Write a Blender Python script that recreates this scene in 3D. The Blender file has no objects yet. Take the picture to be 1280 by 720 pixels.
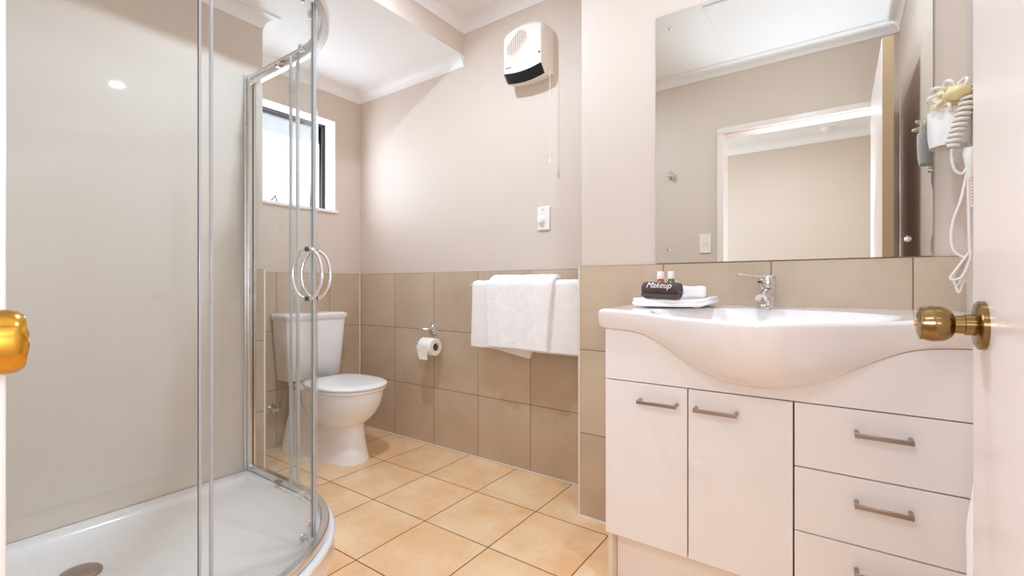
import bpy, bmesh, math, random
from mathutils import Vector, Matrix, noise
random.seed(4)
sc = bpy.context.scene
COL = sc.collection
PI = math.pi
R = math.radians

# ------------------------------------------------------------------ camera
EYE = 0.97
FPX = 574.75
YAW = 0.61605
Y0 = 357.9
cam_d = bpy.data.cameras.new('camera')
cam_d.sensor_width = 36.0
cam_d.lens = FPX * 36.0 / 1280.0
cam_d.shift_y = -(360 - Y0) / 1280.0
cam_d.clip_start = 0.01
cam = bpy.data.objects.new('camera', cam_d)
cam.location = (0, 0, EYE)
cam.rotation_euler = (PI / 2, 0, YAW)
COL.objects.link(cam)
sc.camera = cam

# ------------------------------------------------------------------ render look
sc.view_settings.view_transform = 'Standard'
sc.view_settings.look = 'None'
sc.view_settings.exposure = -0.9
sc.view_settings.gamma = 1.0
sc.view_settings.use_curve_mapping = False
cy = sc.cycles
cy.use_denoising = True
cy.max_bounces = 14
cy.diffuse_bounces = 8
cy.glossy_bounces = 8
cy.transmission_bounces = 10
cy.transparent_max_bounces = 24
cy.sample_clamp_indirect = 6.0
cy.caustics_reflective = False
cy.caustics_refractive = False

# ------------------------------------------------------------------ world and lights
w = bpy.data.worlds.new('sky')
sc.world = w
w.use_nodes = True
bg = w.node_tree.nodes['Background']
bg.inputs[0].default_value = (0.86, 0.93, 1.0, 1)
bg.inputs[1].default_value = 9.0


def area(name, loc, target, sx, sy, power, col=(1, 1, 1), shape='RECTANGLE', spread=180):
    d = bpy.data.lights.new(name, 'AREA')
    d.shape = shape
    d.size = sx
    d.size_y = sy
    d.energy = power
    d.color = col
    d.spread = R(spread)
    o = bpy.data.objects.new(name, d)
    o.location = loc
    v = Vector(target) - Vector(loc)
    o.rotation_euler = v.to_track_quat('-Z', 'Y').to_euler()
    COL.objects.link(o)
    return o


LAMP = (-0.22, 1.107)
area('bathroom_downlight_lamp', (LAMP[0], LAMP[1], 2.488), (LAMP[0], LAMP[1], 0), 0.075, 0.075, 14, (0.81, 0.98, 1.18), 'DISK')
area('shower_fill_lamp', (-1.42, 1.10, 2.488), (-1.42, 1.10, 0), 0.075, 0.075, 30, (0.80, 0.98, 1.20), 'DISK')  # added lamp that brightens the tray and shower
area('bedroom_side_fill', (-2.1, -1.1, 1.45), (0, -0.9, 1.2), 1.3, 1.5, 55, (0.78, 0.97, 1.20))  # added fill from the bedroom side, no window is built there
area('bedroom_fill_lamp', (-0.45, -0.95, 2.42), (-0.45, -0.95, 0), 0.3, 0.3, 24, (0.88, 0.98, 1.14), 'DISK')  # added lamp that brightens the bedroom
portal = area('bathroom_window_daylight', (-2.86, 1.58, 1.77), (-1.0, 1.58, 1.75), 0.5, 0.6, 12, (0.80, 0.93, 1.12))


# the photographer's flash gun beside the camera, turned up to the ceiling
fl = bpy.data.lights.new('bounce_flash', 'SPOT')
fl.energy = 100
fl.color = (0.78, 0.97, 1.22)
fl.spot_size = R(76)
fl.spot_blend = 0.6
fl.shadow_soft_size = 0.03
flo = bpy.data.objects.new('bounce_flash', fl)
flo.location = (-0.02, 0.06, 1.04)
flo.rotation_euler = (Vector((0.06, 0.42, 2.5)) - flo.location).to_track_quat('-Z', 'Y').to_euler()
COL.objects.link(flo)
fd = bpy.data.lights.new('camera_fill_point', 'POINT')  # added point fill at the camera, lifts the darker vanity front
fd.energy = 19
fd.color = (0.88, 0.98, 1.12)
fd.shadow_soft_size = 0.07
fdo = bpy.data.objects.new('camera_fill_point', fd)
fdo.location = (-0.02, 0.04, 1.03)
COL.objects.link(fdo)


# ------------------------------------------------------------------ pixel helper (authoring coordinates)
def ray(x, y):
    c, s = math.cos(YAW), math.sin(YAW)
    r = (x - 640) / FPX
    return Vector((r * c - s, r * s + c, -(y - Y0) / FPX))


def atY(x, y, Y):
    d = ray(x, y)
    return d * (Y / d.y) + Vector((0, 0, EYE))


def atX(x, y, X):
    d = ray(x, y)
    return d * (X / d.x) + Vector((0, 0, EYE))


# ------------------------------------------------------------------ materials
def srgb(r, g, b):
    f = lambda v: (v / 255 / 12.92) if v / 255 <= 0.04045 else ((v / 255 + 0.055) / 1.055) ** 2.4
    return (f(r), f(g), f(b), 1)


def mat(name, col, rough=0.5, metal=0.0, spec=0.5, bump=0.0, bscale=200.0, vary=0.0, vscale=6.0, coat=0.0, sheen=0.0):
    m = bpy.data.materials.new(name)
    m.use_nodes = True
    nt = m.node_tree
    p = nt.nodes['Principled BSDF']
    p.inputs['Base Color'].default_value = col
    p.inputs['Roughness'].default_value = rough
    p.inputs['Metallic'].default_value = metal
    p.inputs['Specular IOR Level'].default_value = spec
    p.inputs['Coat Weight'].default_value = coat
    p.inputs['Sheen Weight'].default_value = sheen
    tc = nt.nodes.new('ShaderNodeTexCoord')
    n = nt.nodes.new('ShaderNodeTexNoise')
    n.inputs['Scale'].default_value = vscale
    n.inputs['Detail'].default_value = 4
    nt.links.new(tc.outputs['Object'], n.inputs['Vector'])
    mx = nt.nodes.new('ShaderNodeMix')
    mx.data_type = 'RGBA'
    k = 1 - max(vary, 0.015)
    mx.inputs['A'].default_value = (col[0] * k, col[1] * k, col[2] * k, 1)
    mx.inputs['B'].default_value = col
    nt.links.new(n.outputs['Fac'], mx.inputs['Factor'])
    nt.links.new(mx.outputs['Result'], p.inputs['Base Color'])
    if bump > 0:
        n2 = nt.nodes.new('ShaderNodeTexNoise')
        n2.inputs['Scale'].default_value = bscale
        n2.inputs['Detail'].default_value = 3
        nt.links.new(tc.outputs['Object'], n2.inputs['Vector'])
        b = nt.nodes.new('ShaderNodeBump')
        b.inputs['Strength'].default_value = bump
        b.inputs['Distance'].default_value = 0.002
        nt.links.new(n2.outputs['Fac'], b.inputs['Height'])
        nt.links.new(b.outputs['Normal'], p.inputs['Normal'])
    return m


def tile_mat(name, ax1, o1, p1, ax2, o2, p2, gw, col, col2, grout, rough, cloud=3.5, fine=60.0, tilevar=0.06):
    """square tiles laid on a world grid: axis name, offset of one joint, pitch"""
    m = bpy.data.materials.new(name)
    m.use_nodes = True
    nt = m.node_tree
    L = nt.links.new
    p = nt.nodes['Principled BSDF']
    geo = nt.nodes.new('ShaderNodeNewGeometry')
    sep = nt.nodes.new('ShaderNodeSeparateXYZ')
    L(geo.outputs['Position'], sep.inputs[0])

    def M(op, a, b=None):
        n = nt.nodes.new('ShaderNodeMath')
        n.operation = op
        for i, v in enumerate((a, b)):
            if v is None:
                continue
            if isinstance(v, (int, float)):
                n.inputs[i].default_value = v
            else:
                L(v, n.inputs[i])
        return n.outputs[0]

    def axis(ax, o, pit):
        u = M('DIVIDE', M('SUBTRACT', sep.outputs[ax], o), pit)
        fl = M('FLOOR', u)
        fr = M('SUBTRACT', u, fl)
        d = M('MULTIPLY', M('MINIMUM', fr, M('SUBTRACT', 1.0, fr)), pit)
        return fl, d
    f1, d1 = axis(ax1, o1, p1)
    f2, d2 = axis(ax2, o2, p2)
    d = M('MINIMUM', d1, d2)
    mr = nt.nodes.new('ShaderNodeMapRange')
    mr.interpolation_type = 'SMOOTHSTEP'
    mr.inputs['From Min'].default_value = gw * 0.35
    mr.inputs['From Max'].default_value = gw * 0.65
    L(d, mr.inputs['Value'])
    face = mr.outputs['Result']
    cmb = nt.nodes.new('ShaderNodeCombineXYZ')
    L(f1, cmb.inputs[0])
    L(f2, cmb.inputs[1])
    wn = nt.nodes.new('ShaderNodeTexWhiteNoise')
    L(cmb.outputs[0], wn.inputs['Vector'])
    off = nt.nodes.new('ShaderNodeVectorMath')
    off.operation = 'MULTIPLY_ADD'
    L(wn.outputs['Color'], off.inputs[0])
    off.inputs[1].default_value = (7, 7, 7)
    L(geo.outputs['Position'], off.inputs[2])
    n1 = nt.nodes.new('ShaderNodeTexNoise')
    n1.inputs['Scale'].default_value = cloud
    n1.inputs['Detail'].default_value = 5
    n1.inputs['Roughness'].default_value = 0.6
    L(off.outputs[0], n1.inputs['Vector'])
    n2 = nt.nodes.new('ShaderNodeTexNoise')
    n2.inputs['Scale'].default_value = fine
    n2.inputs['Detail'].default_value = 3
    L(off.outputs[0], n2.inputs['Vector'])
    cr = nt.nodes.new('ShaderNodeMapRange')
    cr.inputs['From Min'].default_value = 0.36
    cr.inputs['From Max'].default_value = 0.66
    L(n1.outputs['Fac'], cr.inputs['Value'])
    mx = nt.nodes.new('ShaderNodeMix')
    mx.data_type = 'RGBA'
    mx.inputs['A'].default_value = col
    mx.inputs['B'].default_value = col2
    L(cr.outputs['Result'], mx.inputs['Factor'])
    br = M('ADD', M('MULTIPLY', wn.outputs['Value'], tilevar), M('ADD', M('MULTIPLY', n2.outputs['Fac'], 0.14), 0.93 - tilevar / 2))
    hs = nt.nodes.new('ShaderNodeVectorMath')
    hs.operation = 'SCALE'
    L(mx.outputs['Result'], hs.inputs[0])
    L(br, hs.inputs['Scale'])
    mg = nt.nodes.new('ShaderNodeMix')
    mg.data_type = 'RGBA'
    mg.inputs['A'].default_value = grout
    L(hs.outputs[0], mg.inputs['B'])
    L(face, mg.inputs['Factor'])
    L(mg.outputs['Result'], p.inputs['Base Color'])
    rr = nt.nodes.new('ShaderNodeMapRange')
    rr.inputs['To Min'].default_value = 0.85
    rr.inputs['To Max'].default_value = rough
    L(face, rr.inputs['Value'])
    L(rr.outputs['Result'], p.inputs['Roughness'])
    b = nt.nodes.new('ShaderNodeBump')
    b.inputs['Strength'].default_value = 0.5
    b.inputs['Distance'].default_value = 0.002
    L(face, b.inputs['Height'])
    L(b.outputs['Normal'], p.inputs['Normal'])
    return m


def glass_mat(name, tint, edge=False):
    m = bpy.data.materials.new(name)
    m.use_nodes = True
    nt = m.node_tree
    nt.nodes.remove(nt.nodes['Principled BSDF'])
    out = nt.nodes['Material Output']
    tr = nt.nodes.new('ShaderNodeBsdfTransparent')
    tr.inputs[0].default_value = tint
    gl = nt.nodes.new('ShaderNodeBsdfGlossy')
    gl.inputs['Roughness'].default_value = 0.0
    gl.inputs[0].default_value = (1, 1, 1, 1)
    lw = nt.nodes.new('ShaderNodeLayerWeight')
    lw.inputs[0].default_value = 0.5
    pw = nt.nodes.new('ShaderNodeMath')
    pw.operation = 'POWER'
    nt.links.new(lw.outputs['Facing'], pw.inputs[0])
    pw.inputs[1].default_value = 5.0
    fr = nt.nodes.new('ShaderNodeMath')
    fr.operation = 'MULTIPLY_ADD'
    nt.links.new(pw.outputs[0], fr.inputs[0])
    fr.inputs[1].default_value = 0.55
    fr.inputs[2].default_value = 0.025
    mx = nt.nodes.new('ShaderNodeMixShader')
    nt.links.new(fr.outputs[0], mx.inputs[0])
    nt.links.new(tr.outputs[0], mx.inputs[1])
    nt.links.new(gl.outputs[0], mx.inputs[2])
    nt.links.new(mx.outputs[0], out.inputs[0])
    return m


def translucent_mat(name, col, clear=0.5, gloss=0.08):
    m = bpy.data.materials.new(name)
    m.use_nodes = True
    nt = m.node_tree
    nt.nodes.remove(nt.nodes['Principled BSDF'])
    out = nt.nodes['Material Output']
    a = nt.nodes.new('ShaderNodeBsdfTransparent')
    a.inputs[0].default_value = (0.97, 0.98, 1, 1)
    d = nt.nodes.new('ShaderNodeBsdfTranslucent')
    d.inputs[0].default_value = col
    e = nt.nodes.new('ShaderNodeBsdfDiffuse')
    e.inputs[0].default_value = col
    g = nt.nodes.new('ShaderNodeBsdfGlossy')
    g.inputs['Roughness'].default_value = 0.1
    m0 = nt.nodes.new('ShaderNodeMixShader')
    m0.inputs[0].default_value = 0.5
    m1 = nt.nodes.new('ShaderNodeMixShader')
    m1.inputs[0].default_value = clear
    m2 = nt.nodes.new('ShaderNodeMixShader')
    m2.inputs[0].default_value = gloss
    L = nt.links.new
    L(d.outputs[0], m0.inputs[1])
    L(e.outputs[0], m0.inputs[2])
    L(m0.outputs[0], m1.inputs[1])
    L(a.outputs[0], m1.inputs[2])
    L(m1.outputs[0], m2.inputs[1])
    L(g.outputs[0], m2.inputs[2])
    L(m2.outputs[0], out.inputs[0])
    return m


def emit_mat(name, col, s):
    m = bpy.data.materials.new(name)
    m.use_nodes = True
    p = m.node_tree.nodes['Principled BSDF']
    p.inputs['Base Color'].default_value = (0.9, 0.9, 0.9, 1)
    p.inputs['Emission Color'].default_value = col
    p.inputs['Emission Strength'].default_value = s
    return m


TP = 0.3515
WT1, WT2, WG = srgb(202, 182, 158), srgb(186, 164, 140), srgb(140, 104, 66)
MT = dict(
    paint=mat('cream_wall_paint', srgb(217, 202, 188), 0.55, bump=0.08, bscale=350),
    ceil=mat('white_ceiling_paint', srgb(244, 243, 241), 0.6),
    cornice=mat('white_cornice_paint', srgb(244, 242, 240), 0.5),
    gloss_white=mat('white_gloss_paint', srgb(240, 228, 222), 0.22, spec=0.5),
    door_edge=mat('shaded_door_edge', srgb(214, 186, 148), 0.5),  # beige paints the shade on the unlit edge of the white leaf
    floor=tile_mat('terracotta_cream_floor_tiles', 'X', -1.3928, 0.3328, 'Y', 1.0104, 0.3328, 0.0042,
                   srgb(243, 211, 172), srgb(232, 184, 132), srgb(108, 66, 28), 0.32, 4.0, 40.0, 0.03),
    t_back=tile_mat('taupe_wall_tiles_x', 'X', -2.363, TP, 'Z', 0.0, TP, 0.0034, WT1, WT2, WG, 0.42, 2.5, 90.0),
    t_van=tile_mat('taupe_wall_tiles_vanity', 'X', -0.5405, 0.3595, 'Z', 0.0, TP, 0.0034, WT1, WT2, WG, 0.42, 2.5, 90.0),
    t_left=tile_mat('taupe_wall_tiles_y', 'Y', 1.779, TP, 'Z', 0.0, TP, 0.0034, WT1, WT2, WG, 0.42, 2.5, 90.0),
    trim=mat('pale_tile_trim', srgb(226, 214, 200), 0.4),
    silicone=mat('white_silicone', srgb(240, 232, 220), 0.4),
    lining=mat('beige_acrylic_lining', srgb(220, 211, 200), 0.03, spec=0.5, bump=0.0),
    acrylic=mat('white_tray_acrylic', srgb(247, 247, 248), 0.14, spec=0.5),
    ceramic=mat('white_ceramic', srgb(242, 236, 233), 0.1, spec=0.5, coat=0.3),
    toilet=mat('white_toilet_ceramic', srgb(246, 245, 246), 0.1, spec=0.5),
    seat=mat('white_seat_plastic', srgb(243, 241, 240), 0.2),
    plastic=mat('white_plastic', srgb(240, 236, 230), 0.35),
    heater=mat('warm_white_plastic', srgb(236, 226, 215), 0.4),
    cream_plastic=mat('yellowed_cream_plastic', srgb(240, 222, 170), 0.3),
    cable=mat('white_cable', srgb(238, 230, 220), 0.45),
    chrome=mat('chrome', (0.82, 0.82, 0.83, 1), 0.06, 1.0),
    alu=mat('bright_aluminium', srgb(226, 224, 222), 0.24, 1.0),
    nickel=mat('satin_nickel', srgb(176, 160, 152), 0.34, 1.0),
    brass=mat('antique_brass', srgb(160, 130, 84), 0.17, 1.0, vary=0.35, vscale=9),
    brassp=mat('polished_brass', srgb(222, 166, 66), 0.15, 1.0),
    dark=mat('near_black', srgb(18, 17, 18), 0.4),
    darkhole=mat('dark_grey_hole', srgb(50, 46, 44), 0.6),
    bronze=mat('dark_bronze_aluminium', srgb(52, 44, 42), 0.35, 0.6),
    vanity=mat('white_melamine', srgb(241, 236, 233), 0.35),
    carcass=mat('melamine_edge', srgb(232, 216, 202), 0.5),
    gap=mat('gap_shade', srgb(120, 96, 70), 0.7),  # dark colour stands for shade in the door gaps
    towel=mat('white_terry', srgb(247, 243, 241), 0.95, bump=1.0, bscale=120, sheen=0.2),
    towel2=mat('white_terry_hand', srgb(250, 248, 247), 0.95, bump=1.0, bscale=110, sheen=0.2),
    brown=mat('brown_terry', srgb(92, 72, 66), 0.95, bump=1.0, bscale=420, vary=0.35, vscale=180, sheen=0.2),
    thread=mat('white_embroidery', srgb(248, 242, 236), 0.7),
    paper=mat('tissue_paper', srgb(246, 240, 230), 0.9, bump=0.2, bscale=300),
    card=mat('card_core', srgb(150, 132, 112), 0.8),
    orange=mat('orange_shampoo', srgb(196, 84, 22), 0.15),
    green=mat('olive_conditioner', srgb(112, 112, 26), 0.15),
    redmark=mat('red_print', srgb(180, 60, 50), 0.5),
    redled=mat('red_indicator', srgb(150, 44, 34), 0.3),
    grille=mat('grille_shadow', srgb(176, 150, 132), 0.7),
    mesh_white=mat('white_tank_lid', srgb(240, 236, 233), 0.15),
    ink=mat('grey_print', srgb(120, 112, 116), 0.5),
    carpet=mat('bedroom_carpet', srgb(170, 158, 146), 0.95, bump=1, bscale=300),
    eave=mat('sky_shade_soffit', srgb(128, 136, 165), 0.7),  # bluish sky-lit shade is put into the colour
    ground=mat('dry_grass', srgb(120, 118, 104), 0.9),
    hatch=mat('hatch_white', srgb(244, 243, 242), 0.5),
    glass=glass_mat('shower_glass', (0.975, 0.985, 0.98, 1)),
    gedge=mat('green_glass_edge', srgb(96, 112, 106), 0.1),
    seal=translucent_mat('clear_vinyl_seal', (0.92, 0.94, 0.97, 1), 0.25, 0.15),
    frosted=translucent_mat('frosted_pane', (0.95, 0.97, 1, 1), 0.55, 0.04),
    bulb=emit_mat('lit_lamp_lens', (1, 0.95, 0.86, 1), 30),
    bedglow=emit_mat('lit_opal_shade', (1, 0.95, 0.88, 1), 3),
    mirror=mat('mirror_silver', (0.84, 0.84, 0.79, 1), 0.0, 1.0),
)
MT['mirror'].node_tree.nodes['Principled BSDF'].inputs['Roughness'].default_value = 0.0


# ------------------------------------------------------------------ mesh helpers
class MB:
    def __init__(s):
        s.v, s.f, s.m = [], [], []

    def add(s, vs, fs, mi=0):
        b = len(s.v)
        s.v += [tuple(v) for v in vs]
        s.f += [tuple(b + i for i in f) for f in fs]
        s.m += [mi] * len(fs)
        return s

    def box(s, x0, x1, y0, y1, z0, z1, mi=0):
        vs = [(x, y, z) for z in (z0, z1) for y in (y0, y1) for x in (x0, x1)]
        return s.add(vs, [(0, 2, 3, 1), (4, 5, 7, 6), (0, 1, 5, 4), (2, 6, 7, 3), (0, 4, 6, 2), (1, 3, 7, 5)], mi)

    def loft(s, rings, cap=True, closed=True, mi=0, loop=False):
        n = len(rings[0])
        vs = [p for r in rings for p in r]
        fs = []
        K = len(rings)
        for i in range(K if loop else K - 1):
            j2 = (i + 1) % K
            for j in range(n if closed else n - 1):
                k = (j + 1) % n
                fs.append((i * n + j, i * n + k, j2 * n + k, j2 * n + j))
        if cap and not loop and closed:
            fs.append(tuple(reversed(range(n))))
            fs.append(tuple((K - 1) * n + j for j in range(n)))
        return s.add(vs, fs, mi)

    def tube(s, pts, r, n=10, mi=0, loop=False):
        pts = [Vector(p) for p in pts]
        K = len(pts)
        rr = r if isinstance(r, (list, tuple)) else [r] * K
        T = []
        for i in range(K):
            a = pts[(i - 1) % K] if (loop or i > 0) else pts[i]
            b = pts[(i + 1) % K] if (loop or i < K - 1) else pts[i]
            T.append((b - a).normalized())
        up = Vector((0, 0, 1)) if abs(T[0].z) < 0.9 else Vector((1, 0, 0))
        N = (up - T[0] * up.dot(T[0])).normalized()
        rings = []
        for i in range(K):
            N = (N - T[i] * N.dot(T[i])).normalized()
            B = T[i].cross(N)
            rings.append([pts[i] + (N * math.cos(2 * PI * k / n) + B * math.sin(2 * PI * k / n)) * rr[i] for k in range(n)])
        return s.loft(rings, loop=loop, mi=mi)

    def lathe(s, o, axis, prof, n=32, mi=0, cap=True):
        """prof: (distance along axis, radius)"""
        o, a = Vector(o), Vector(axis).normalized()
        u = a.orthogonal().normalized()
        v = a.cross(u)
        rings = [[o + a * d + (u * math.cos(2 * PI * k / n) + v * math.sin(2 * PI * k / n)) * max(r, 1e-4) for k in range(n)] for d, r in prof]
        return s.loft(rings, cap=cap, mi=mi)

    def ell(s, c, rx, ry, rz, n=24, m=14, mi=0, rot=None):
        rings = []
        for i in range(m + 1):
            t = -PI / 2 + PI * i / m
            ring = []
            for k in range(n):
                a = 2 * PI * k / n
                p = Vector((rx * max(math.cos(t), 1e-3) * math.cos(a), ry * max(math.cos(t), 1e-3) * math.sin(a), rz * math.sin(t)))
                if rot:
                    p = rot @ p
                ring.append(Vector(c) + p)
            rings.append(ring)
        return s.loft(rings, mi=mi)

    def build(s, name, m, parent=None, smooth=True, angle=35, bevel=0.0, segs=2, subd=0):
        me = bpy.data.meshes.new(name)
        me.from_pydata(s.v, [], s.f)
        ms = m if isinstance(m, (list, tuple)) else [m]
        for q in ms:
            me.materials.append(MT[q])
        for i, p in enumerate(me.polygons):
            p.material_index = s.m[i]
        bm = bmesh.new()
        bm.from_mesh(me)
        bmesh.ops.recalc_face_normals(bm, faces=bm.faces)
        bm.to_mesh(me)
        bm.free()
        if smooth:
            for p in me.polygons:
                p.use_smooth = True
            me.set_sharp_from_angle(angle=R(angle))
        o = bpy.data.objects.new(name, me)
        COL.objects.link(o)
        if parent is not None:
            o.parent = parent
            o.matrix_parent_inverse = Matrix.Translation(parent.location).inverted() if parent.type == 'EMPTY' else Matrix.Identity(4)
        if bevel > 0:
            b = o.modifiers.new('bevel', 'BEVEL')
            b.width = bevel
            b.segments = segs
            b.limit_method = 'ANGLE'
            b.angle_limit = R(40)
        if subd:
            d = o.modifiers.new('subdivision', 'SUBSURF')
            d.levels = d.render_levels = subd
        return o


def box(name, m, x0, x1, y0, y1, z0, z1, parent=None, bevel=0.0, segs=2):
    return MB().box(x0, x1, y0, y1, z0, z1).build(name, m, parent, smooth=bevel > 0, bevel=bevel, segs=segs)


def thing(name, label, cat, loc, group=None):
    o = bpy.data.objects.new(name, None)
    o.empty_display_size = 0.05
    o.location = loc
    COL.objects.link(o)
    return tag(o, label, cat, group)


def tag(o, label=None, cat=None, group=None, kind=None):
    if label:
        o['label'] = label
    if cat:
        o['category'] = cat
    if group:
        o['group'] = group
    if kind:
        o['kind'] = kind
    return o


def struct(o, label=None, cat=None):
    return tag(o, label, cat, None, 'structure')


def interp(tab, x):
    if x <= tab[0][0]:
        return tab[0][1]
    for (a, b), (c, d) in zip(tab, tab[1:]):
        if x <= c:
            t = (x - a) / (c - a)
            return b + (d - b) * t
    return tab[-1][1]


def smooth_tab(tab, x, h):
    return sum(interp(tab, x + h * k / 4) for k in range(-4, 5)) / 9


# ================================================================== ROOM SHELL
XL, XS, XBH, XR = -2.733, -2.325, -1.775, 0.29
YB, YV, YF = 2.015, 1.757, 0.06
XN = -0.895
YN = 1.157
ZC, ZL = 2.50, 2.312
TT = 0.008     # tile face stands proud of the paint

f = box('floor', 'floor', XL - 0.05, XR + 0.05, YF - 0.06, YB + 0.05, -0.05, 0.0)
struct(f, 'peach cream square floor tiles with dark brown grout', 'floor')


def tiled_wall(name, label, boxes, tiles, tmat):
    w_ = MB()
    for b in boxes:
        w_.box(*b)
    o = w_.build(name, 'paint', None, smooth=False)
    struct(o, label, 'wall')
    if tiles:
        t = MB()
        for b in tiles:
            t.box(*b)
        t.build('tile_wainscot', tmat, o, smooth=False)
    return o


TZ = 1.0545
tiled_wall('wall_back', 'cream wall over taupe tiles carrying towel rail and fan heater',
           [(XL - 0.1, XN + 0.1, YB + TT, YB + 0.12, 0, ZC + 0.1)], [(XL, XN - TT, YB, YB + TT, 0, TZ)], 't_back')
WY0, WY1, WZ0, WZ1 = 1.10, 1.827, 1.470, 2.070
tiled_wall('wall_left', 'cream wall with the window above taupe tiles behind the toilet',
           [(XL - 0.19, XL - TT, YF - 0.12, WY0, 0, ZC + 0.1), (XL - 0.19, XL - TT, WY1, YB + 0.12, 0, ZC + 0.1),
            (XL - 0.19, XL - TT, WY0, WY1, 0, WZ0), (XL - 0.19, XL - TT, WY0, WY1, WZ1, ZC + 0.1)],
           [(XL - TT, XL, YN, YB, 0, TZ)], 't_left')
tiled_wall('wall_shower', 'cream wall above beige shower lining, ending beside the window',
           [(XL - TT, XS - TT, YF, YN - TT, 0, ZL)], [(XS - TT, XS, 1.098, YN, 0, TZ), (XL, XS - TT, YN - TT, YN, 0, TZ)], 't_left')
tiled_wall('wall_vanity', 'cream wall with the mirror above a row of taupe tiles',
           [(XN + TT, XR + 0.1, YV + TT, YB + 0.12, 0, ZC + 0.1)], [(XN, XR, YV, YV + TT, 0, TZ), (XN, XN + TT, YV + TT, YB, 0, TZ)], 't_van')
tiled_wall('wall_right', 'cream wall behind the open white door', [(XR, XR + 0.1, YF - 0.12, YV + 0.2, 0, ZC + 0.1)], [], None)
JX0, JX1, JZ = -0.64, 0.205, 2.02
tiled_wall('wall_front', 'cream wall around the doorway, seen in the mirror',
           [(XL - 0.1, JX0 - 0.02, YF - 0.12, YF, 0, ZC + 0.1), (JX1 + 0.02, XR + 0.1, YF - 0.12, YF, 0, ZC + 0.1),
            (JX0 - 0.02, JX1 + 0.02, YF - 0.12, YF, JZ + 0.02, ZC + 0.1)], [], None)
o = MB().box(XBH - 0.0008, XBH, YF, YB + TT, ZL, ZC).build('wall_bulkhead', 'paint', None, smooth=False)
struct(o, 'beige bulkhead face where the ceiling drops towards the window', 'bulkhead')
o = box('ceiling', 'ceil', XBH - 0.02, XR + 0.05, YF - 0.05, YB + 0.1, ZC, ZC + 0.08)
struct(o, 'high white ceiling above the vanity', 'ceiling')
o = box('ceiling', 'ceil', XL - 0.1, XBH - 0.0008, YF, YB + 0.1, ZL, ZL + 0.06)
struct(o, 'lowered white ceiling above toilet and shower', 'ceiling')

# pale trims on tile corners and at the floor
t = MB().box(XN - 0.003, XN + 0.006, YV - 0.003, YV + 0.006, 0, TZ).build('trim_1', 'trim', None, smooth=False)
struct(t, 'pale vertical strip on the tile corner between towels and vanity', 'tile trim')
t = MB().box(XS - 0.007, XS + 0.002, YN - 0.007, YN + 0.002, 0, TZ).build('trim_2', 'silicone', None, smooth=False)
struct(t, 'white vertical strip on the tile corner beside the shower', 'tile trim')
g = MB()
g.box(XL, XN, YB - 0.006, YB, 0, 0.005)
g.box(XL, XL + 0.006, YN, YB, 0, 0.005)
g.box(XN, -0.60, YV - 0.006, YV, 0, 0.005)
g.box(XN - 0.006, XN, YV, YB, 0, 0.005)
g.box(XL, XL + 0.004, YB - 0.004, YB, 0, TZ)
struct(g.build('trim_3', 'silicone', None, smooth=False), 'white silicone line along floor and tile corner', 'silicone joint')


def cornice(name, path, loop, inward_left, label, p=0.062, d=0.06):
    prof = [(0.0, d + 0.004), (0.004, d + 0.004), (0.005, d)]
    for k in range(9):
        a = PI / 2 * k / 8
        prof.append((0.005 + (p - 0.011) * (1 - math.cos(a)), d - (d - 0.008) * math.sin(a)))
    prof += [(p - 0.004, 0.008), (p - 0.004, 0.004), (p, 0.004), (p, 0.0), (0.0, 0.0)]
    P = [Vector((a, b)) for a, b, z in path]
    z = path[0][2]
    K = len(P)
    rings = []
    for i in range(K):
        ns = []
        for (a, b) in (((i - 1) % K, i), (i, (i + 1) % K)):
            if not loop and ((a == K - 1 and b == 0) or (b == 0 and a == K - 1)):
                continue
            t_ = (P[b] - P[a]).normalized()
            ns.append(Vector((-t_.y, t_.x)) if inward_left else Vector((t_.y, -t_.x)))
        if len(ns) == 1:
            mv = ns[0]
        else:
            s_ = ns[0] + ns[1]
            mv = s_ / (1 + ns[0].dot(ns[1]))
        rings.append([(P[i].x + mv.x * a, P[i].y + mv.y * a, z - b) for a, b in prof])
    o_ = MB().loft(rings, loop=loop).build(name, 'cornice', None, angle=30)
    return struct(o_, label, 'cornice')


cornice('trim_4', [(XBH, YB + TT, ZL), (XL - TT, YB + TT, ZL), (XL - TT, YN - TT, ZL), (XS - TT, YN - TT, ZL), (XS - TT, YF, ZL), (XBH, YF, ZL)],
        False, True, 'white coved cornice of the lowered ceiling')
cornice('trim_5', [(XBH, YF, ZC), (XR, YF, ZC), (XR, YV + TT, ZC), (XN + TT, YV + TT, ZC), (XN + TT, YB + TT, ZC), (XBH, YB + TT, ZC)],
        True, True, 'white coved cornice of the high ceiling')

# ceiling access hatch
h = box('ceiling_hatch', 'hatch', -0.60, -0.02, 0.43, 0.86, ZC - 0.009, ZC, bevel=0.002)
struct(h, 'flat white access panel in the ceiling, seen in the mirror', 'ceiling hatch')
h2 = MB().box(-0.645, -0.638, 0.36, 0.95, ZC - 0.002, ZC).build('trim_6', 'hatch', None, smooth=False)
struct(h2, 'thin white ceiling batten beside the hatch', 'ceiling batten')

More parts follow.
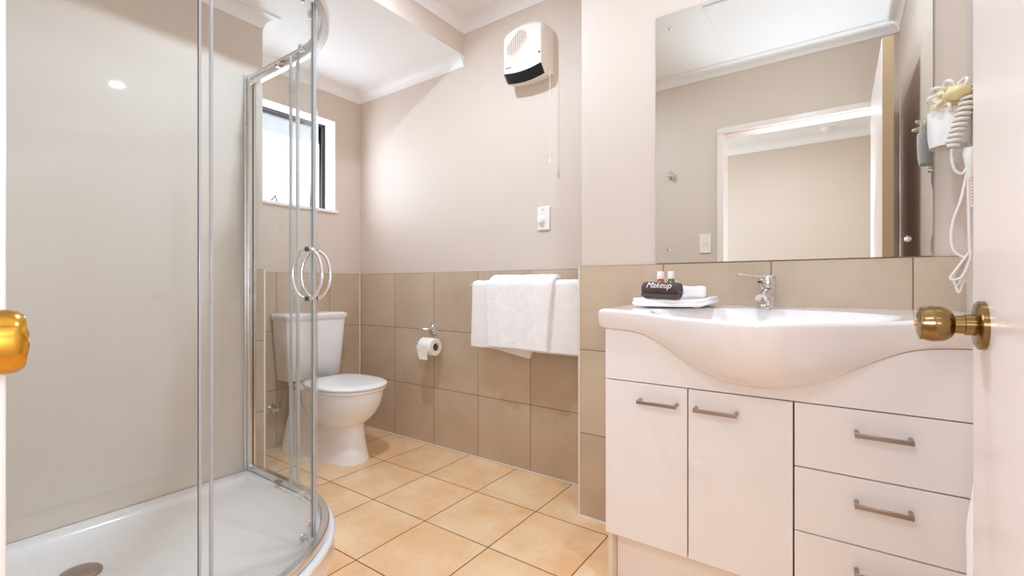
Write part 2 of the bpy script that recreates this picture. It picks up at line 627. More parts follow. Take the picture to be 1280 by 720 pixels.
# bedroom beyond the doorway (seen in the mirror)
BY, BX0 = -2.12, -2.3
struct(box('floor', 'carpet', BX0, XR + 0.05, BY - 0.05, YF - 0.06, -0.05, -0.002), 'grey carpet of the bedroom', 'floor')
o = MB()
o.box(BX0, XR + 0.1, BY - 0.1, BY, 0, ZC + 0.1)
o.box(BX0 - 0.1, BX0, BY, YF - 0.12, 0, ZC + 0.1)
o.box(XR - 0.005, XR + 0.1, BY, YF - 0.12, 0, ZC + 0.1)
struct(o.build('wall_bedroom', 'paint', None, smooth=False), 'plain cream bedroom wall through the doorway, seen in the mirror', 'wall')
struct(box('ceiling', 'ceil', BX0 - 0.1, XR + 0.1, BY - 0.1, YF - 0.06, ZC, ZC + 0.08), 'white bedroom ceiling seen in the mirror', 'ceiling')
cornice('trim_7', [(BX0, BY, ZC), (XR - 0.005, BY, ZC), (XR - 0.005, YF - 0.12, ZC), (BX0, YF - 0.12, ZC)], True, True,
        'white coved bedroom cornice seen in the mirror')
sm = thing('smoke_detector', 'small round white smoke detector on the bedroom ceiling, seen in the mirror', 'smoke detector', (-0.08, -1.87, ZC))
MB().lathe((-0.08, -1.87, ZC), (0, 0, -1), [(0, 0.05), (0.018, 0.05), (0.024, 0.042)], 32).build('base', 'plastic', sm)
MB().lathe((-0.08, -1.87, ZC - 0.023), (0, 0, -1), [(0, 0.036), (0.012, 0.032), (0.016, 0.02), (0.017, 0.001)], 32).build('sensor_cap', 'plastic', sm)

# doorway lining and architraves
o = MB()
o.box(JX0 - 0.02, JX0, YF - 0.12, YF, 0, JZ)
o.box(JX1, JX1 + 0.02, YF - 0.12, YF, 0, JZ)
o.box(JX0 - 0.02, JX1 + 0.02, YF - 0.12, YF, JZ, JZ + 0.02)
struct(o.build('trim_8', 'gloss_white', None, smooth=False), 'white door lining of the doorway', 'door frame')
o = MB()
o.box(JX0 - 0.045, JX0, YF, YF + 0.0188, 0, JZ + 0.006)
o.box(JX0 - 0.045, JX1 + 0.05, YF, YF + 0.0188, JZ + 0.006, JZ + 0.045)
o.box(JX1 + 0.006, JX1 + 0.05, YF, YF + 0.0188, 0, JZ + 0.006)
struct(o.build('trim_9', 'gloss_white', None, smooth=True, bevel=0.004), 'white architrave around the doorway, seen in the mirror', 'architrave')


# ================================================================== DOORS
def knob(name, base, axis, parent, m, prof, rose):
    k = MB().lathe(base, axis, prof, 40).build(name, m, parent)
    MB().lathe(base, axis, rose, 40).build('rosette', m, k)
    return k


d = MB().box(0.159, 0.199, 0.095, 0.923, 0.012, 2.06)
d1 = d.build('door_1', 'gloss_white', None, bevel=0.0015)
struct(d1, 'open white door leaf at the right edge with an egg shaped brass knob', 'door')
MB().box(0.1605, 0.1975, 0.9225, 0.9238, 0.014, 2.058).build('leaf_edge', 'door_edge', d1, smooth=False)
KP = [(0.008, 0.0145), (0.019, 0.0145), (0.0195, 0.0125), (0.029, 0.0120), (0.030, 0.0155), (0.0335, 0.0200), (0.039, 0.0232), (0.046, 0.0246),
      (0.053, 0.0246), (0.060, 0.0225), (0.065, 0.0225), (0.068, 0.0135), (0.0685, 0.006), (0.0680, 0.001)]
KR = [(0.0, 0.0325), (0.006, 0.0325), (0.008, 0.030), (0.010, 0.020), (0.0105, 0.014)]
zk = 0.918
k1 = knob('door_knob', (0.159, 0.861, zk), (-1, 0, 0), d1, 'brass', KP, KR)
tag(k1, 'egg shaped antique brass knob')
MB().lathe((0.159 - 0.0675, 0.861, zk), (-1, 0, 0), [(0, 0.004), (0.0025, 0.004), (0.003, 0.002)], 16).build('lock_button', 'brassp', k1)
knob('door_knob', (0.199, 0.861, zk), (1, 0, 0), d1, 'brass', [(a * 0.8, b) for a, b in KP], KR)

d = MB().box(-0.6385, -0.16, -0.020, 0.010, 0.012, 1.08)
d2 = d.build('door_2', 'gloss_white', None, bevel=0.0015)
struct(d2, 'low white half door at the far left of the doorway with a polished brass knob', 'door')
LK = [(0.002, 0.012), (0.018, 0.012), (0.022, 0.022), (0.026, 0.0262), (0.034, 0.0282), (0.062, 0.0282), (0.068, 0.0270), (0.0715, 0.024), (0.0725, 0.018), (0.0725, 0.001)]
k2 = knob('door_knob', (-0.586, 0.010, 0.922), (0, 1, 0), d2, 'brassp', LK, [(0, 0.028), (0.004, 0.028), (0.006, 0.018)])
tag(k2, 'polished brass barrel knob cut by the left edge')
MB().lathe((-0.586, 0.081, 0.922), (0, 1, 0), [(0, 0.010), (0.0035, 0.010), (0.004, 0.006)], 20).build('lock_button', 'brass', k2)

# ================================================================== WINDOW
WX = XL - 0.12
win = MB()
fw_ = 0.028
for b in ((WY0, WY0 + fw_, WZ0, WZ1), (WY1 - fw_, WY1, WZ0, WZ1), (WY0 + fw_, WY1 - fw_, WZ1 - 0.016, WZ1), (WY0 + fw_, WY1 - fw_, WZ0, WZ0 + 0.010)):
    win.box(WX - 0.035, WX, b[0], b[1], b[2], b[3])
w1 = win.build('window_1', 'bronze', None, bevel=0.002)
struct(w1, 'small awning window with dark frame and frosted glass above the toilet', 'window')
# white reveals and sill
rv = MB()
rv.box(WX, XL - TT + 0.001, WY1 - 0.004, WY1, WZ0, WZ1)
rv.box(WX, XL - TT + 0.001, WY0, WY0 + 0.004, WZ0, WZ1)
rv.box(WX, XL - TT + 0.001, WY0, WY1, WZ1 - 0.004, WZ1)
rv.build('window_reveal', 'cornice', w1, smooth=False)
MB().box(WX, XL + 0.010, WY0 - 0.01, WY1 + 0.012, WZ0 - 0.014, WZ0 + 0.004).build('window_sill', 'cornice', w1, bevel=0.003)
# awning sash, hinged at the head and open a little
hz, hx = WZ1 - 0.018, WX - 0.02
ang = R(7)


def sash(yy, dz, dx):
    return (hx - math.sin(ang) * dz + math.cos(ang) * dx, yy, hz - math.cos(ang) * dz - math.sin(ang) * dx)


sh = 0.568
sm_ = MB()
for (ya, yb, za, zb) in ((WY0 + 0.03, WY0 + 0.056, 0, sh), (WY1 - 0.056, WY1 - 0.03, 0, sh), (WY0 + 0.056, WY1 - 0.056, 0, 0.014), (WY0 + 0.056, WY1 - 0.056, sh - 0.014, sh)):
    vs = [sash(y, z, x) for x in (-0.022, 0.0) for z in (za, zb) for y in (ya, yb)]
    sm_.add(vs, [(0, 2, 3, 1), (4, 5, 7, 6), (0, 1, 5, 4), (2, 6, 7, 3), (0, 4, 6, 2), (1, 3, 7, 5)])
sa = sm_.build('window_sash', 'bronze', w1, bevel=0.002)
pn = MB()
vs = [sash(y, z, x) for x in (-0.014, -0.009) for z in (0.02, sh - 0.02) for y in (WY0 + 0.05, WY1 - 0.05)]
pn.add(vs, [(0, 2, 3, 1), (4, 5, 7, 6), (0, 1, 5, 4), (2, 6, 7, 3), (0, 4, 6, 2), (1, 3, 7, 5)])
pn.build('pane', 'frosted', sa, smooth=False)
st = MB()
st.tube([(WX - 0.01, 1.50, WZ0 + 0.024), (WX - 0.03, 1.50, WZ0 + 0.07), sash(1.50, sh - 0.03, 0.004)], 0.004, 8)
st.build('window_stay', 'bronze', w1)

# eave added to darken the pane top, unseen ground added to dim the eave
struct(box('eave', 'eave', -3.62, XL - 0.19, 0.2, 3.0, 2.18, 2.26), 'eave added outside to darken the window head, coloured as bluish shade', 'eave')
struct(box('ground', 'ground', -9.0, XL - 0.19, -4.0, 8.0, -0.3, -0.2), 'unseen ground added outside to dim the eave', 'ground')

# ================================================================== SHOWER
CX, CY, RR = -1.86, 0.535, 0.55
TZ0 = 0.085           # tray rim height


def screen_path(r, a0=None, a1=None, x_start=None, y_end=None, n=40):
    """plan line of the screen from the far wall channel to the near wall channel"""
    off = r - RR
    pts = []
    if x_start is not None:
        for k in range(9):
            pts.append((x_start + (CX - x_start) * k / 8, CY + r))
    A0, A1 = (90 if a0 is None else a0), (0 if a1 is None else a1)
    for k in range(n + 1):
        a = R(A0 + (A1 - A0) * k / n)
        q = (CX + r * math.cos(a), CY + r * math.sin(a))
        if not pts or (Vector(q) - Vector(pts[-1])).length > 1e-5:
            pts.append(q)
    if y_end is not None:
        for k in range(1, 9):
            pts.append((CX + r, CY + (y_end - CY) * k / 8))
    return pts


def sweep(mb, path, prof, mi=0, mi_cap=None):
    """prof: (outward offset, z); the path runs clockwise so outward is on the left"""
    P = [Vector(p) for p in path]
    K = len(P)
    rings = []
    for i in range(K):
        a, b = P[max(i - 1, 0)], P[min(i + 1, K - 1)]
        t_ = (b - a).normalized()
        n_ = Vector((-t_.y, t_.x))
        rings.append([(P[i].x + n_.x * o_, P[i].y + n_.y * o_, z_) for o_, z_ in prof])
    n0 = len(mb.f)
    mb.loft(rings, mi=mi)
    if mi_cap is not None:
        mb.m[-1] = mb.m[-2] = mi_cap
    return mb


def rprof(o0, o1, z0, z1, c=0.004):
    return [(o0 + c, z0), (o1 - c, z0), (o1, z0 + c), (o1, z1 - c), (o1 - c, z1), (o0 + c, z1), (o0, z1 - c), (o0, z0 + c)]


YW = YF + 0.006
tray = thing('shower_tray', 'white acrylic curved corner shower tray on the floor', 'shower tray', (-1.85, 0.55, 0))
RT = RR + 0.034
outer = [(XS, YF)] + screen_path(RT, x_start=XS, y_end=YF)
tb = MB()
out0 = screen_path(RT, x_start=XS + 0.002, y_end=YF + 0.004)


def inset(path, d_):
    P = [Vector(p) for p in path]
    K = len(P)
    r_ = []
    for i in range(K):
        a, b = P[max(i - 1, 0)], P[min(i + 1, K - 1)]
        t_ = (b - a).normalized()
        r_.append(Vector((P[i].x + t_.y * d_, P[i].y - t_.x * d_)))
    return r_


def tray_ring(d_, z_):
    pts = inset(out0, d_)
    x0, y0_ = XS + 0.002 + max(d_ - 0.03, 0), YF + 0.004 + max(d_ - 0.03, 0)
    pts[0].x = x0
    pts[-1].y = y0_
    for p in pts:
        p.x = max(p.x, x0)
        p.y = max(p.y, y0_)
    return [(p.x, p.y, z_) for p in pts] + [(x0, y0_, z_)]


rings = [tray_ring(0.0, 0.0), tray_ring(0.004, TZ0 - 0.028), tray_ring(0.0, TZ0 - 0.022), tray_ring(-0.002, TZ0 - 0.010), tray_ring(0.003, TZ0 - 0.002), tray_ring(0.010, TZ0),
         tray_ring(0.066, TZ0), tray_ring(0.074, TZ0 - 0.003), tray_ring(0.084, TZ0 - 0.014), tray_ring(0.10, TZ0 - 0.026), tray_ring(0.13, TZ0 - 0.032), tray_ring(0.2, TZ0 - 0.035),
         tray_ring(0.4, TZ0 - 0.037)]
tb.loft(rings)
tb.build('tray', 'acrylic', tray, angle=50)
dr = MB().lathe((-1.975, 0.40, TZ0 - 0.037), (0, 0, 1), [(0, 0.056), (0.006, 0.056), (0.012, 0.050), (0.016, 0.03), (0.017, 0.001)], 40)
dr.build('waste_cover', 'nickel', tray)

ln = MB()
ln.box(XS - 0.006, XS, YF + 0.006, 1.097, TZ0 + 0.001, 1.986)
ln.box(XS, CX + RR - 0.0, YF + 0.0005, YF + 0.006, TZ0 + 0.001, 1.986)
lo = ln.build('shower_lining', 'lining', None, smooth=False)
tag(lo, 'glossy beige acrylic wall lining inside the shower', 'shower lining')

scr = thing('shower_screen', 'curved glass shower screen with chrome rails and ring handles', 'shower screen', (CX, CY, TZ0))
full = screen_path(RR, x_start=XS + 0.03, y_end=YF + 0.03)
rb = MB()
sweep(rb, full, rprof(-0.014, 0.016, TZ0 + 0.001, TZ0 + 0.030))
rb.build('bottom_rail', 'alu', scr, angle=40)
rt_ = MB()
sweep(rt_, full, rprof(-0.012, 0.016, 1.938, 1.976))
sweep(rt_, full, rprof(-0.024, -0.012, 1.962, 1.974, 0.002))
rt_.build('top_rail', 'alu', scr, angle=40)
ch = MB().box(XS + 0.001, XS + 0.030, CY + RR - 0.018, CY + RR + 0.016, TZ0 + 0.001, 1.984)
ch.box(XS + 0.001, XS + 0.010, CY + RR - 0.030, CY + RR - 0.018, TZ0 + 0.001, 1.984)
ch = ch.build('wall_channel', 'alu', scr, bevel=0.002)
for zz in (1.75, 1.05, 0.75):
    MB().lathe((XS + 0.010, CY + RR - 0.024, zz), (1, 0, 0), [(0, 0.003), (0.0015, 0.0025)], 10).build('screw', 'nickel', ch)
MB().box(CX + RR - 0.018, CX + RR + 0.016, YF + 0.007, YF + 0.030, TZ0 + 0.001, 1.984).build('wall_channel', 'alu', scr, bevel=0.002)


def glass_panel(name, path, z0, z1, parent):
    m_ = MB()
    sweep(m_, path, [(-0.003, z0), (0.003, z0), (0.003, z1), (-0.003, z1)], 0, 1)
    return m_.build(name, ['glass', 'gedge'], parent, angle=30)


def at_path(r, a):
    return Vector((CX + r * math.cos(R(a)), CY + r * math.sin(R(a)), 0))


GZ0, GZ1 = TZ0 + 0.032, 1.936
fp = glass_panel('fixed_panel', [(XS + 0.03 + (-1.905 - XS - 0.03) * k / 6, CY + RR) for k in range(7)], GZ0, GZ1, scr)
MB().box(-1.906, -1.890, CY + RR - 0.007, CY + RR + 0.004, GZ0, GZ1).build('edge_seal', 'seal', fp, bevel=0.001)
fq = glass_panel('fixed_panel', [(CX + RR, 0.487 + (YF + 0.03 - 0.487) * k / 6) for k in range(7)], GZ0, GZ1, scr)
MB().box(CX + RR - 0.006, CX + RR + 0.004, 0.487, 0.493, GZ0, GZ1).build('edge_seal', 'seal', fq, bevel=0.001)
RD = RR - 0.026
DZ0, DZ1 = TZ0 + 0.018, 1.952
far = screen_path(RD, a0=90, a1=46.0, x_start=-1.915)
near = screen_path(RD, a0=43.6, a1=-0.6)
dn = glass_panel('door_panel', near, DZ0, DZ1, scr)
df = glass_panel('door_panel', far, DZ0, DZ1, scr)


def seal_strip(a0, a1, parent, off=0.0):
    m_ = MB()
    sweep(m_, screen_path(RD, a0=a0, a1=a1, n=4), [(-0.005 + off, DZ0), (0.005 + off, DZ0), (0.005 + off, DZ1), (-0.005 + off, DZ1)])
    return m_.build('edge_seal', 'seal', parent, angle=30)


seal_strip(46.0, 44.75, df, 0.003)
seal_strip(44.7, 43.6, dn, 0.003)
MB().box(CX + RD - 0.006, CX + RD + 0.006, 0.523, 0.5295, DZ0, DZ1).build('edge_seal', 'seal', dn, bevel=0.001)
MB().box(-1.915, -1.903, CY + RD - 0.005, CY + RD + 0.005, DZ0, DZ1).build('edge_seal', 'seal', df, bevel=0.001)
for par, a in ((dn, 38.6), (df, 51.2)):
    gpt = at_path(RD, a)
    e = Vector((math.cos(R(a)), math.sin(R(a)), 0))
    for sgn in (1, -1):
        m_ = MB()
        pts = []
        for k in range(25):
            t_ = -PI / 2 + PI * k / 24
            pts.append(gpt + e * sgn * (0.006 + 0.042 * math.cos(t_)) + Vector((0, 0, 1.012 + 0.083 * math.sin(t_))))
        m_.tube(pts, 0.0068, 12)
        hd = m_.build('handle', 'chrome', par)
        tag(hd, 'chrome bow handle')
        for zz in (0.929, 1.095):
            MB().lathe(gpt + e * sgn * 0.003 + Vector((0, 0, zz)), e * sgn, [(0, 0.0085), (0.003, 0.0085)], 16).build('washer', 'dark', hd)
for par, angs in ((dn, (8, 39.5)), (df, (50.5, 82))):
    for a in angs:
        gpt = at_path(RD, min(a, 90))
        e = Vector((math.cos(R(min(a, 90))), math.sin(R(min(a, 90))), 0))
        for zz in (1.944, 0.120):
            m_ = MB()
            m_.lathe(gpt + Vector((0, 0, zz)) - e * 0.026, e, [(0, 0.012), (0.003, 0.016), (0.010, 0.016), (0.012, 0.009), (0.022, 0.008)], 20)
            m_.build('roller', 'chrome', par)

for zz in (1.945, TZ0 + 0.022):
    MB().box(-2.032, -2.008, CY + RR - 0.034, CY + RR - 0.012, zz - 0.006, zz + 0.006).build('panel_clip', 'nickel', scr, bevel=0.003)

# ================================================================== TOILET
TY = 1.585
toi = thing('toilet', 'white close coupled toilet with closed lid under the window', 'toilet', (-2.4, TY, 0))


def sring(xb, xf, hw, z, p=2.3, pb=4.0, n=56, yc=TY):
    xc, a = (xb + xf) / 2, (xf - xb) / 2
    r_ = []
    for k in range(n):
        t_ = 2 * PI * k / n
        c_, s_ = math.cos(t_), math.sin(t_)
        q = p if c_ >= 0 else pb
        r_.append((xc + a * math.copysign(abs(c_) ** (2 / q), c_), yc + hw * math.copysign(abs(s_) ** (2 / q), s_), z))
    return r_


TXB = XL + 0.012
pan = MB()
def flare(ring, hb):
    """widen the back of the foot towards the wall"""
    out = []
    for x, y, z in ring:
        t_ = min(1, max(0, (-2.30 - x) / 0.40)) ** 1.3
        hw_ = max(abs(p_[1] - TY) for p_ in ring)
        out.append((x, TY + (y - TY) * (1 + t_ * (hb / hw_ - 1)), z))
    return out


_pan_loft = lambda L_: pan.loft([flare(r_, 0.182 - 0.15 * r_[0][2]) for r_ in L_])
_pan_loft([sring(TXB, -2.128, 0.124, 0.0, 2.5, 5), sring(TXB, -2.128, 0.122, 0.012, 2.5, 5), sring(TXB, -2.140, 0.112, 0.06, 2.5, 5), sring(TXB + 0.01, -2.152, 0.104, 0.12, 2.5, 5),
          sring(TXB + 0.02, -2.158, 0.101, 0.18, 2.4, 5), sring(TXB + 0.03, -2.158, 0.102, 0.215, 2.4, 5), sring(TXB + 0.03, -2.160, 0.104, 0.26, 2.4, 5), sring(TXB + 0.03, -2.2, 0.11, 0.36, 2.4, 5)])
pan.loft([sring(-2.50, -2.20, 0.085, 0.185, 2.1, 2.1), sring(-2.53, -2.165, 0.112, 0.200, 2.1, 2.2), sring(-2.55, -2.125, 0.138, 0.228, 2.1, 2.3), sring(-2.56, -2.085, 0.160, 0.268, 2.1, 2.5),
          sring(-2.57, -2.055, 0.175, 0.315, 2.1, 2.7), sring(-2.57, -2.042, 0.182, 0.36, 2.1, 2.8), sring(-2.57, -2.040, 0.183, 0.388, 2.1, 2.8), sring(-2.57, -2.044, 0.180, 0.397, 2.1, 2.8)])
pan.loft([sring(TXB + 0.005, -2.46, 0.10, 0.355, 8, 8), sring(TXB + 0.002, -2.45, 0.115, 0.375, 8, 8), sring(TXB + 0.002, -2.45, 0.115, 0.397, 8, 8)])
pan.build('pan', 'toilet', toi, angle=60)
MB().loft([sring(-2.49, -2.036, 0.186, 0.398, 2.15, 3.2), sring(-2.49, -2.030, 0.190, 0.402, 2.15, 3.2), sring(-2.49, -2.030, 0.190, 0.411, 2.15, 3.2), sring(-2.49, -2.036, 0.186, 0.414, 2.15, 3.2)]).build('seat', 'seat', toi, angle=50)
lid = MB().loft([sring(-2.495, -2.032, 0.188, 0.416, 2.15, 3.2), sring(-2.495, -2.025, 0.193, 0.420, 2.15, 3.2), sring(-2.495, -2.025, 0.193, 0.427, 2.15, 3.2),
                 sring(-2.49, -2.034, 0.186, 0.433, 2.15, 3.2), sring(-2.47, -2.08, 0.15, 0.437, 2.15, 3.0), sring(-2.40, -2.18, 0.07, 0.439, 2.1, 2.5)])
lid = lid.build('seat_lid', 'seat', toi, angle=50)
for s in (-1, 1):
    MB().lathe((-2.497, TY + s * 0.075 - 0.016, 0.418), (0, 1, 0), [(0, 0.010), (0.002, 0.012), (0.030, 0.012), (0.032, 0.010)], 16).build('hinge', 'seat', lid)
tk = MB().loft([sring(-2.722, -2.575, 0.164, 0.416, 9, 12), sring(-2.722, -2.568, 0.170, 0.424, 9, 12), sring(-2.723, -2.548, 0.190, 0.70, 9, 12), sring(-2.723, -2.543, 0.194, 0.775, 9, 12)])
tank = tk.build('cistern', 'toilet', toi, angle=45)
MB().lathe((-2.64, TY, 0.397), (0, 0, 1), [(0, 0.07), (0.02, 0.07)], 24).build('cistern_gasket', 'toilet', toi)
tl = MB().loft([sring(-2.725, -2.535, 0.199, 0.775, 10, 14), sring(-2.725, -2.532, 0.202, 0.780, 10, 14), sring(-2.725, -2.532, 0.202, 0.800, 10, 14), sring(-2.724, -2.540, 0.196, 0.807, 10, 14), sring(-2.715, -2.57, 0.17, 0.810, 8, 10)])
tl = tl.build('cistern_lid', 'mesh_white', toi, angle=45)
MB().lathe((-2.63, TY, 0.809), (0, 0, 1), [(0, 0.026), (0.003, 0.026), (0.005, 0.022), (0.005, 0.001)], 24).build('flush_button', 'chrome', tl)

# water inlet: valve on the wall and hose
sv = thing('stop_valve', 'chrome stop valve and hose on tiles below the toilet cistern', 'valve', (XL, 1.40, 0.245))
MB().lathe((XL + 0.001, 1.40, 0.245), (1, 0, 0), [(0, 0.028), (0.004, 0.028), (0.008, 0.018), (0.010, 0.010), (0.055, 0.010)], 24).build('valve_body', 'chrome', sv)
MB().lathe((XL + 0.05, 1.40, 0.245), (0, -1, 0), [(-0.014, 0.011), (0.018, 0.011), (0.02, 0.019), (0.034, 0.019), (0.038, 0.014)], 20).build('handwheel', 'chrome', sv)
hs_ = [(XL + 0.045, 1.408, 0.247), (XL + 0.056, 1.418, 0.254), (XL + 0.066, 1.428, 0.295), (XL + 0.070, 1.432, 0.36), (XL + 0.072, 1.434, 0.417)]
MB().tube(hs_, 0.006, 10).build('hose', 'nickel', sv)

# ================================================================== TOILET ROLL
RX0, RX1, RY, RZ = -2.030, -1.925, 1.945, 0.613
hol = thing('toilet_roll_holder', 'chrome wire toilet roll holder on round rose on taupe tiles', 'toilet roll holder', (-2.013, YB, 0.711))
MB().lathe((-2.013, YB, 0.711), (0, -1, 0), [(0.0005, 0.036), (0.004, 0.036), (0.007, 0.031), (0.008, 0.022), (0.012, 0.018), (0.015, 0.008), (0.044, 0.006), (0.047, 0.004)], 32).build('rose', 'chrome', hol)
MB().tube([(-2.013, 1.972, 0.711), (-2.045, 1.968, 0.711), (-2.072, 1.965, 0.711), (-2.082, 1.962, 0.704), (-2.088, 1.95, 0.66), (-2.088, RY, 0.634), (-2.084, RY, 0.627), (-2.06, RY, 0.626), (-2.0, RY, 0.626), (-1.915, RY, 0.626), (-1.905, RY, 0.634)], 0.0036, 10).build('wire_arm', 'chrome', hol)
rol = thing('toilet_roll', 'white toilet roll with folded pointed end hanging beside the toilet', 'toilet roll', (-1.98, RY, RZ))
m_ = MB()
n = 40


def rring(x, r):
    return [(x, RY + r * math.cos(2 * PI * k / n), RZ + r * math.sin(2 * PI * k / n)) for k in range(n)]


m_.loft([rring(RX0, 0.0225), rring(RX0, 0.049), rring(RX0 + 0.003, 0.051), rring(RX1 - 0.003, 0.051), rring(RX1, 0.049), rring(RX1, 0.0225)], cap=False)
m_.build('paper', 'paper', rol, angle=40)
m_ = MB()
m_.loft([rring(RX0, 0.0227), rring(RX1, 0.0227), rring(RX1, 0.0212), rring(RX0, 0.0212)], cap=False, loop=True)
m_.build('core', 'card', rol)
sh_ = MB()
ys = RY - 0.0515
outl = [(RX0 + 0.001, RZ + 0.012), (RX0 + 0.001, RZ - 0.008), (RX0 + 0.004, RZ - 0.022), (RX0 + 0.022, RZ - 0.071), (RX1 - 0.018, RZ - 0.071), (RX1 - 0.018, RZ + 0.012)]
for dy in (0.0, 0.0022):
    q = outl if dy == 0 else [(RX0 + 0.002, RZ + 0.012), (RX0 + 0.002, RZ - 0.010), (RX1 - 0.019, RZ - 0.040), (RX1 - 0.019, RZ + 0.012)]
    y1_ = ys - dy
    sh_.loft([[(x, y1_, z) for x, z in q], [(x, y1_ - 0.0018, z) for x, z in q]])
sh_.build('loose_sheet', 'paper', rol, smooth=False)

# ================================================================== TOWEL RAIL AND TOWELS
YR, ZR = 1.930, 0.974
rail = thing('towel_rail', 'chrome towel rail on taupe tiles under the white towels', 'towel rail', (-1.3, YB, ZR))
MB().tube([(-1.640, YR, ZR), (-0.925, YR, ZR)], 0.009, 16).build('bar', 'chrome', rail)
for x in (-1.60, -0.96):
    MB().lathe((x, YB - 0.0005, ZR), (0, -1, 0), [(0, 0.024), (0.005, 0.024), (0.008, 0.014), (0.012, 0.009), (YB - YR - 0.004, 0.009)], 24).build('post', 'chrome', rail)


def draped(name, m, x_of, rtop, zf, zb, th, label, nx=70, wav=0.004, seed=0.0, zr=ZR):
    """cloth over a bar along X; x_of(u, h) with u in 0..1 and h = height fraction"""
    rings = []
    for i in range(nx + 1):
        u = i / nx
        zf_, zb_ = zf(u), zb(u)
        path = []
        for k in range(15):
            t_ = k / 15
            path.append((YR - rtop, zf_ + (zr - zf_) * t_, 1 - t_))
        for k in range(13):
            a = PI - PI * k / 12
            path.append((YR + rtop * math.cos(a), zr + rtop * math.sin(a), 0.0))
        for k in range(1, 13):
            t_ = k / 12
            path.append((YR + rtop, zr + (zb_ - zr) * t_, t_))
        out, inn = [], []
        for j, (y, z, hfr) in enumerate(path):
            a, b = path[max(j - 1, 0)], path[min(j + 1, len(path) - 1)]
            t_ = Vector((b[0] - a[0], b[1] - a[1])).normalized()
            nn = Vector((-t_.y, t_.x))
            front = y < YR
            wv = wav * hfr * (math.sin(u * 9 + seed) + 0.6 * math.sin(u * 23 + seed * 2)) if front else 0
            x = x_of(u, z)
            wob = 0.0030 * noise.noise((x * 30, z * 30, seed))
            edge = 1.0 - 0.45 * (1 - min(1, min(u, 1 - u) / 0.04)) ** 2
            out.append((x, y + nn.x * (th / 2 * edge + wob) + wv, z + nn.y * (th / 2 * edge + wob)))
            inn.append((x, y - nn.x * th / 2 * edge + wv, z - nn.y * th / 2 * edge))
        rings.append(out + inn[::-1])
    o_ = MB().loft(rings).build(name, m, None, angle=70)
    return o_


def zb1(u):
    x = -1.62 + u * 0.69
    if x < -1.50:
        return 0.640
    if x < -1.262:
        return 0.640 - 0.036 * ((x + 1.50) / 0.238)
    return 0.640


bt = draped('bath_towel', 'towel', lambda u, z: -1.622 + u * 0.690 + (0.012 * max(0, (z - 0.7) / 0.3) * (1 - u)), 0.020,
            lambda u: 0.648 + 0.006 * u, zb1, 0.017, '', seed=1.0, wav=0.002)
tag(bt, 'large white bath towel hanging widest on the towel rail', 'towel')


def ht_x(u, z):
    t_ = min(1, max(0, (z - 0.665) / 0.36))
    x0 = -1.494 + 0.02 * max(0, t_ - 0.85) / 0.15
    x1 = -1.128 + 0.036 * t_ ** 1.5
    return x0 + (x1 - x0) * u


ht = draped('hand_towel', 'towel2', ht_x, 0.043, lambda u: 0.664 - 0.004 * u, lambda u: 0.70, 0.024, '', seed=2.7, wav=0.005)
tag(ht, 'smaller white hand towel draped over the bath towel', 'towel')

# ================================================================== FAN HEATER
hx0, hx1, hzt, hzb, hyb, hyf = -1.414, -1.172, 2.300, 2.066, YB + TT - 0.0006, 1.910
fh = thing('fan_heater', 'white wall fan heater with slanted grille and black outlet slot', 'heater', ((hx0 + hx1) / 2, hyb, 2.05))
hxc, hw2 = (hx0 + hx1) / 2, (hx1 - hx0) / 2


def hdrop(x):
    return 0.016 * (1 - ((x - hxc) / hw2) ** 2)


rings = []
NX = 28
for i in range(NX + 1):
    u = -1 + 2 * i / NX
    x = hxc + hw2 * u
    e_ = max(0.0, (abs(u) - 0.86) / 0.14)
    rd = 0.020 * (1 - math.sqrt(max(0, 1 - e_ * e_)))
    dp = hdrop(x)
    top = hzt - rd * 1.2 - 0.030 * abs(u) ** 2.2
    fr_ = hyf + rd
    rings.append([(x, hyb, top), (x, fr_ + 0.045, top), (x, fr_ + 0.02, top - 0.006), (x, fr_ + 0.006, top - 0.018), (x, fr_, top - 0.036), (x, fr_, hzb - dp),
                  (x, fr_ + 0.036, hzb - dp - 0.040 + rd * .5), (x, fr_ + 0.046, hzb - dp - 0.042 + rd * .5), (x, hyb, hzb - dp - 0.026)])
MB().loft(rings).build('body', 'heater', fh, angle=38)
vt = MB()
vr = []
for i in range(21):
    u = -0.93 + 1.86 * i / 20
    x = hxc + hw2 * u
    e_ = max(0.0, (abs(u) - 0.86) / 0.14)
    rd = 0.020 * (1 - math.sqrt(max(0, 1 - e_ * e_)))
    dp = hdrop(x)
    a_ = (hyf + rd - 0.0012, hzb - dp - 0.0005)
    b_ = (hyf + rd + 0.0345, hzb - dp - 0.0395 + rd * .5)
    vr.append([(x, a_[0], a_[1]), (x, a_[0] + 0.004, a_[1]), (x, b_[0] + 0.004, b_[1]), (x, b_[0] - 0.001, b_[1] - 0.0015)])
MB().loft(vr).build('outlet_slot', 'dark', fh, smooth=False)
# slanted oblong inlet grille
ga, gb = atY(640, 61.5, hyf), atY(651.0, 46.5, hyf)
gr_ = 0.033


def stadium(A, B, r, y, n=14):
    A2, B2 = Vector((A.x, A.z)), Vector((B.x, B.z))
    d_ = (B2 - A2).normalized()
    q = Vector((-d_.y, d_.x))
    pts = []
    for c_, s0 in ((A2, PI / 2), (B2, -PI / 2)):
        for k in range(n + 1):
            a = s0 + PI * k / n
            p = c_ + (d_ * math.cos(a) + q * math.sin(a)) * r
            pts.append((p.x, y, p.y))
    return pts


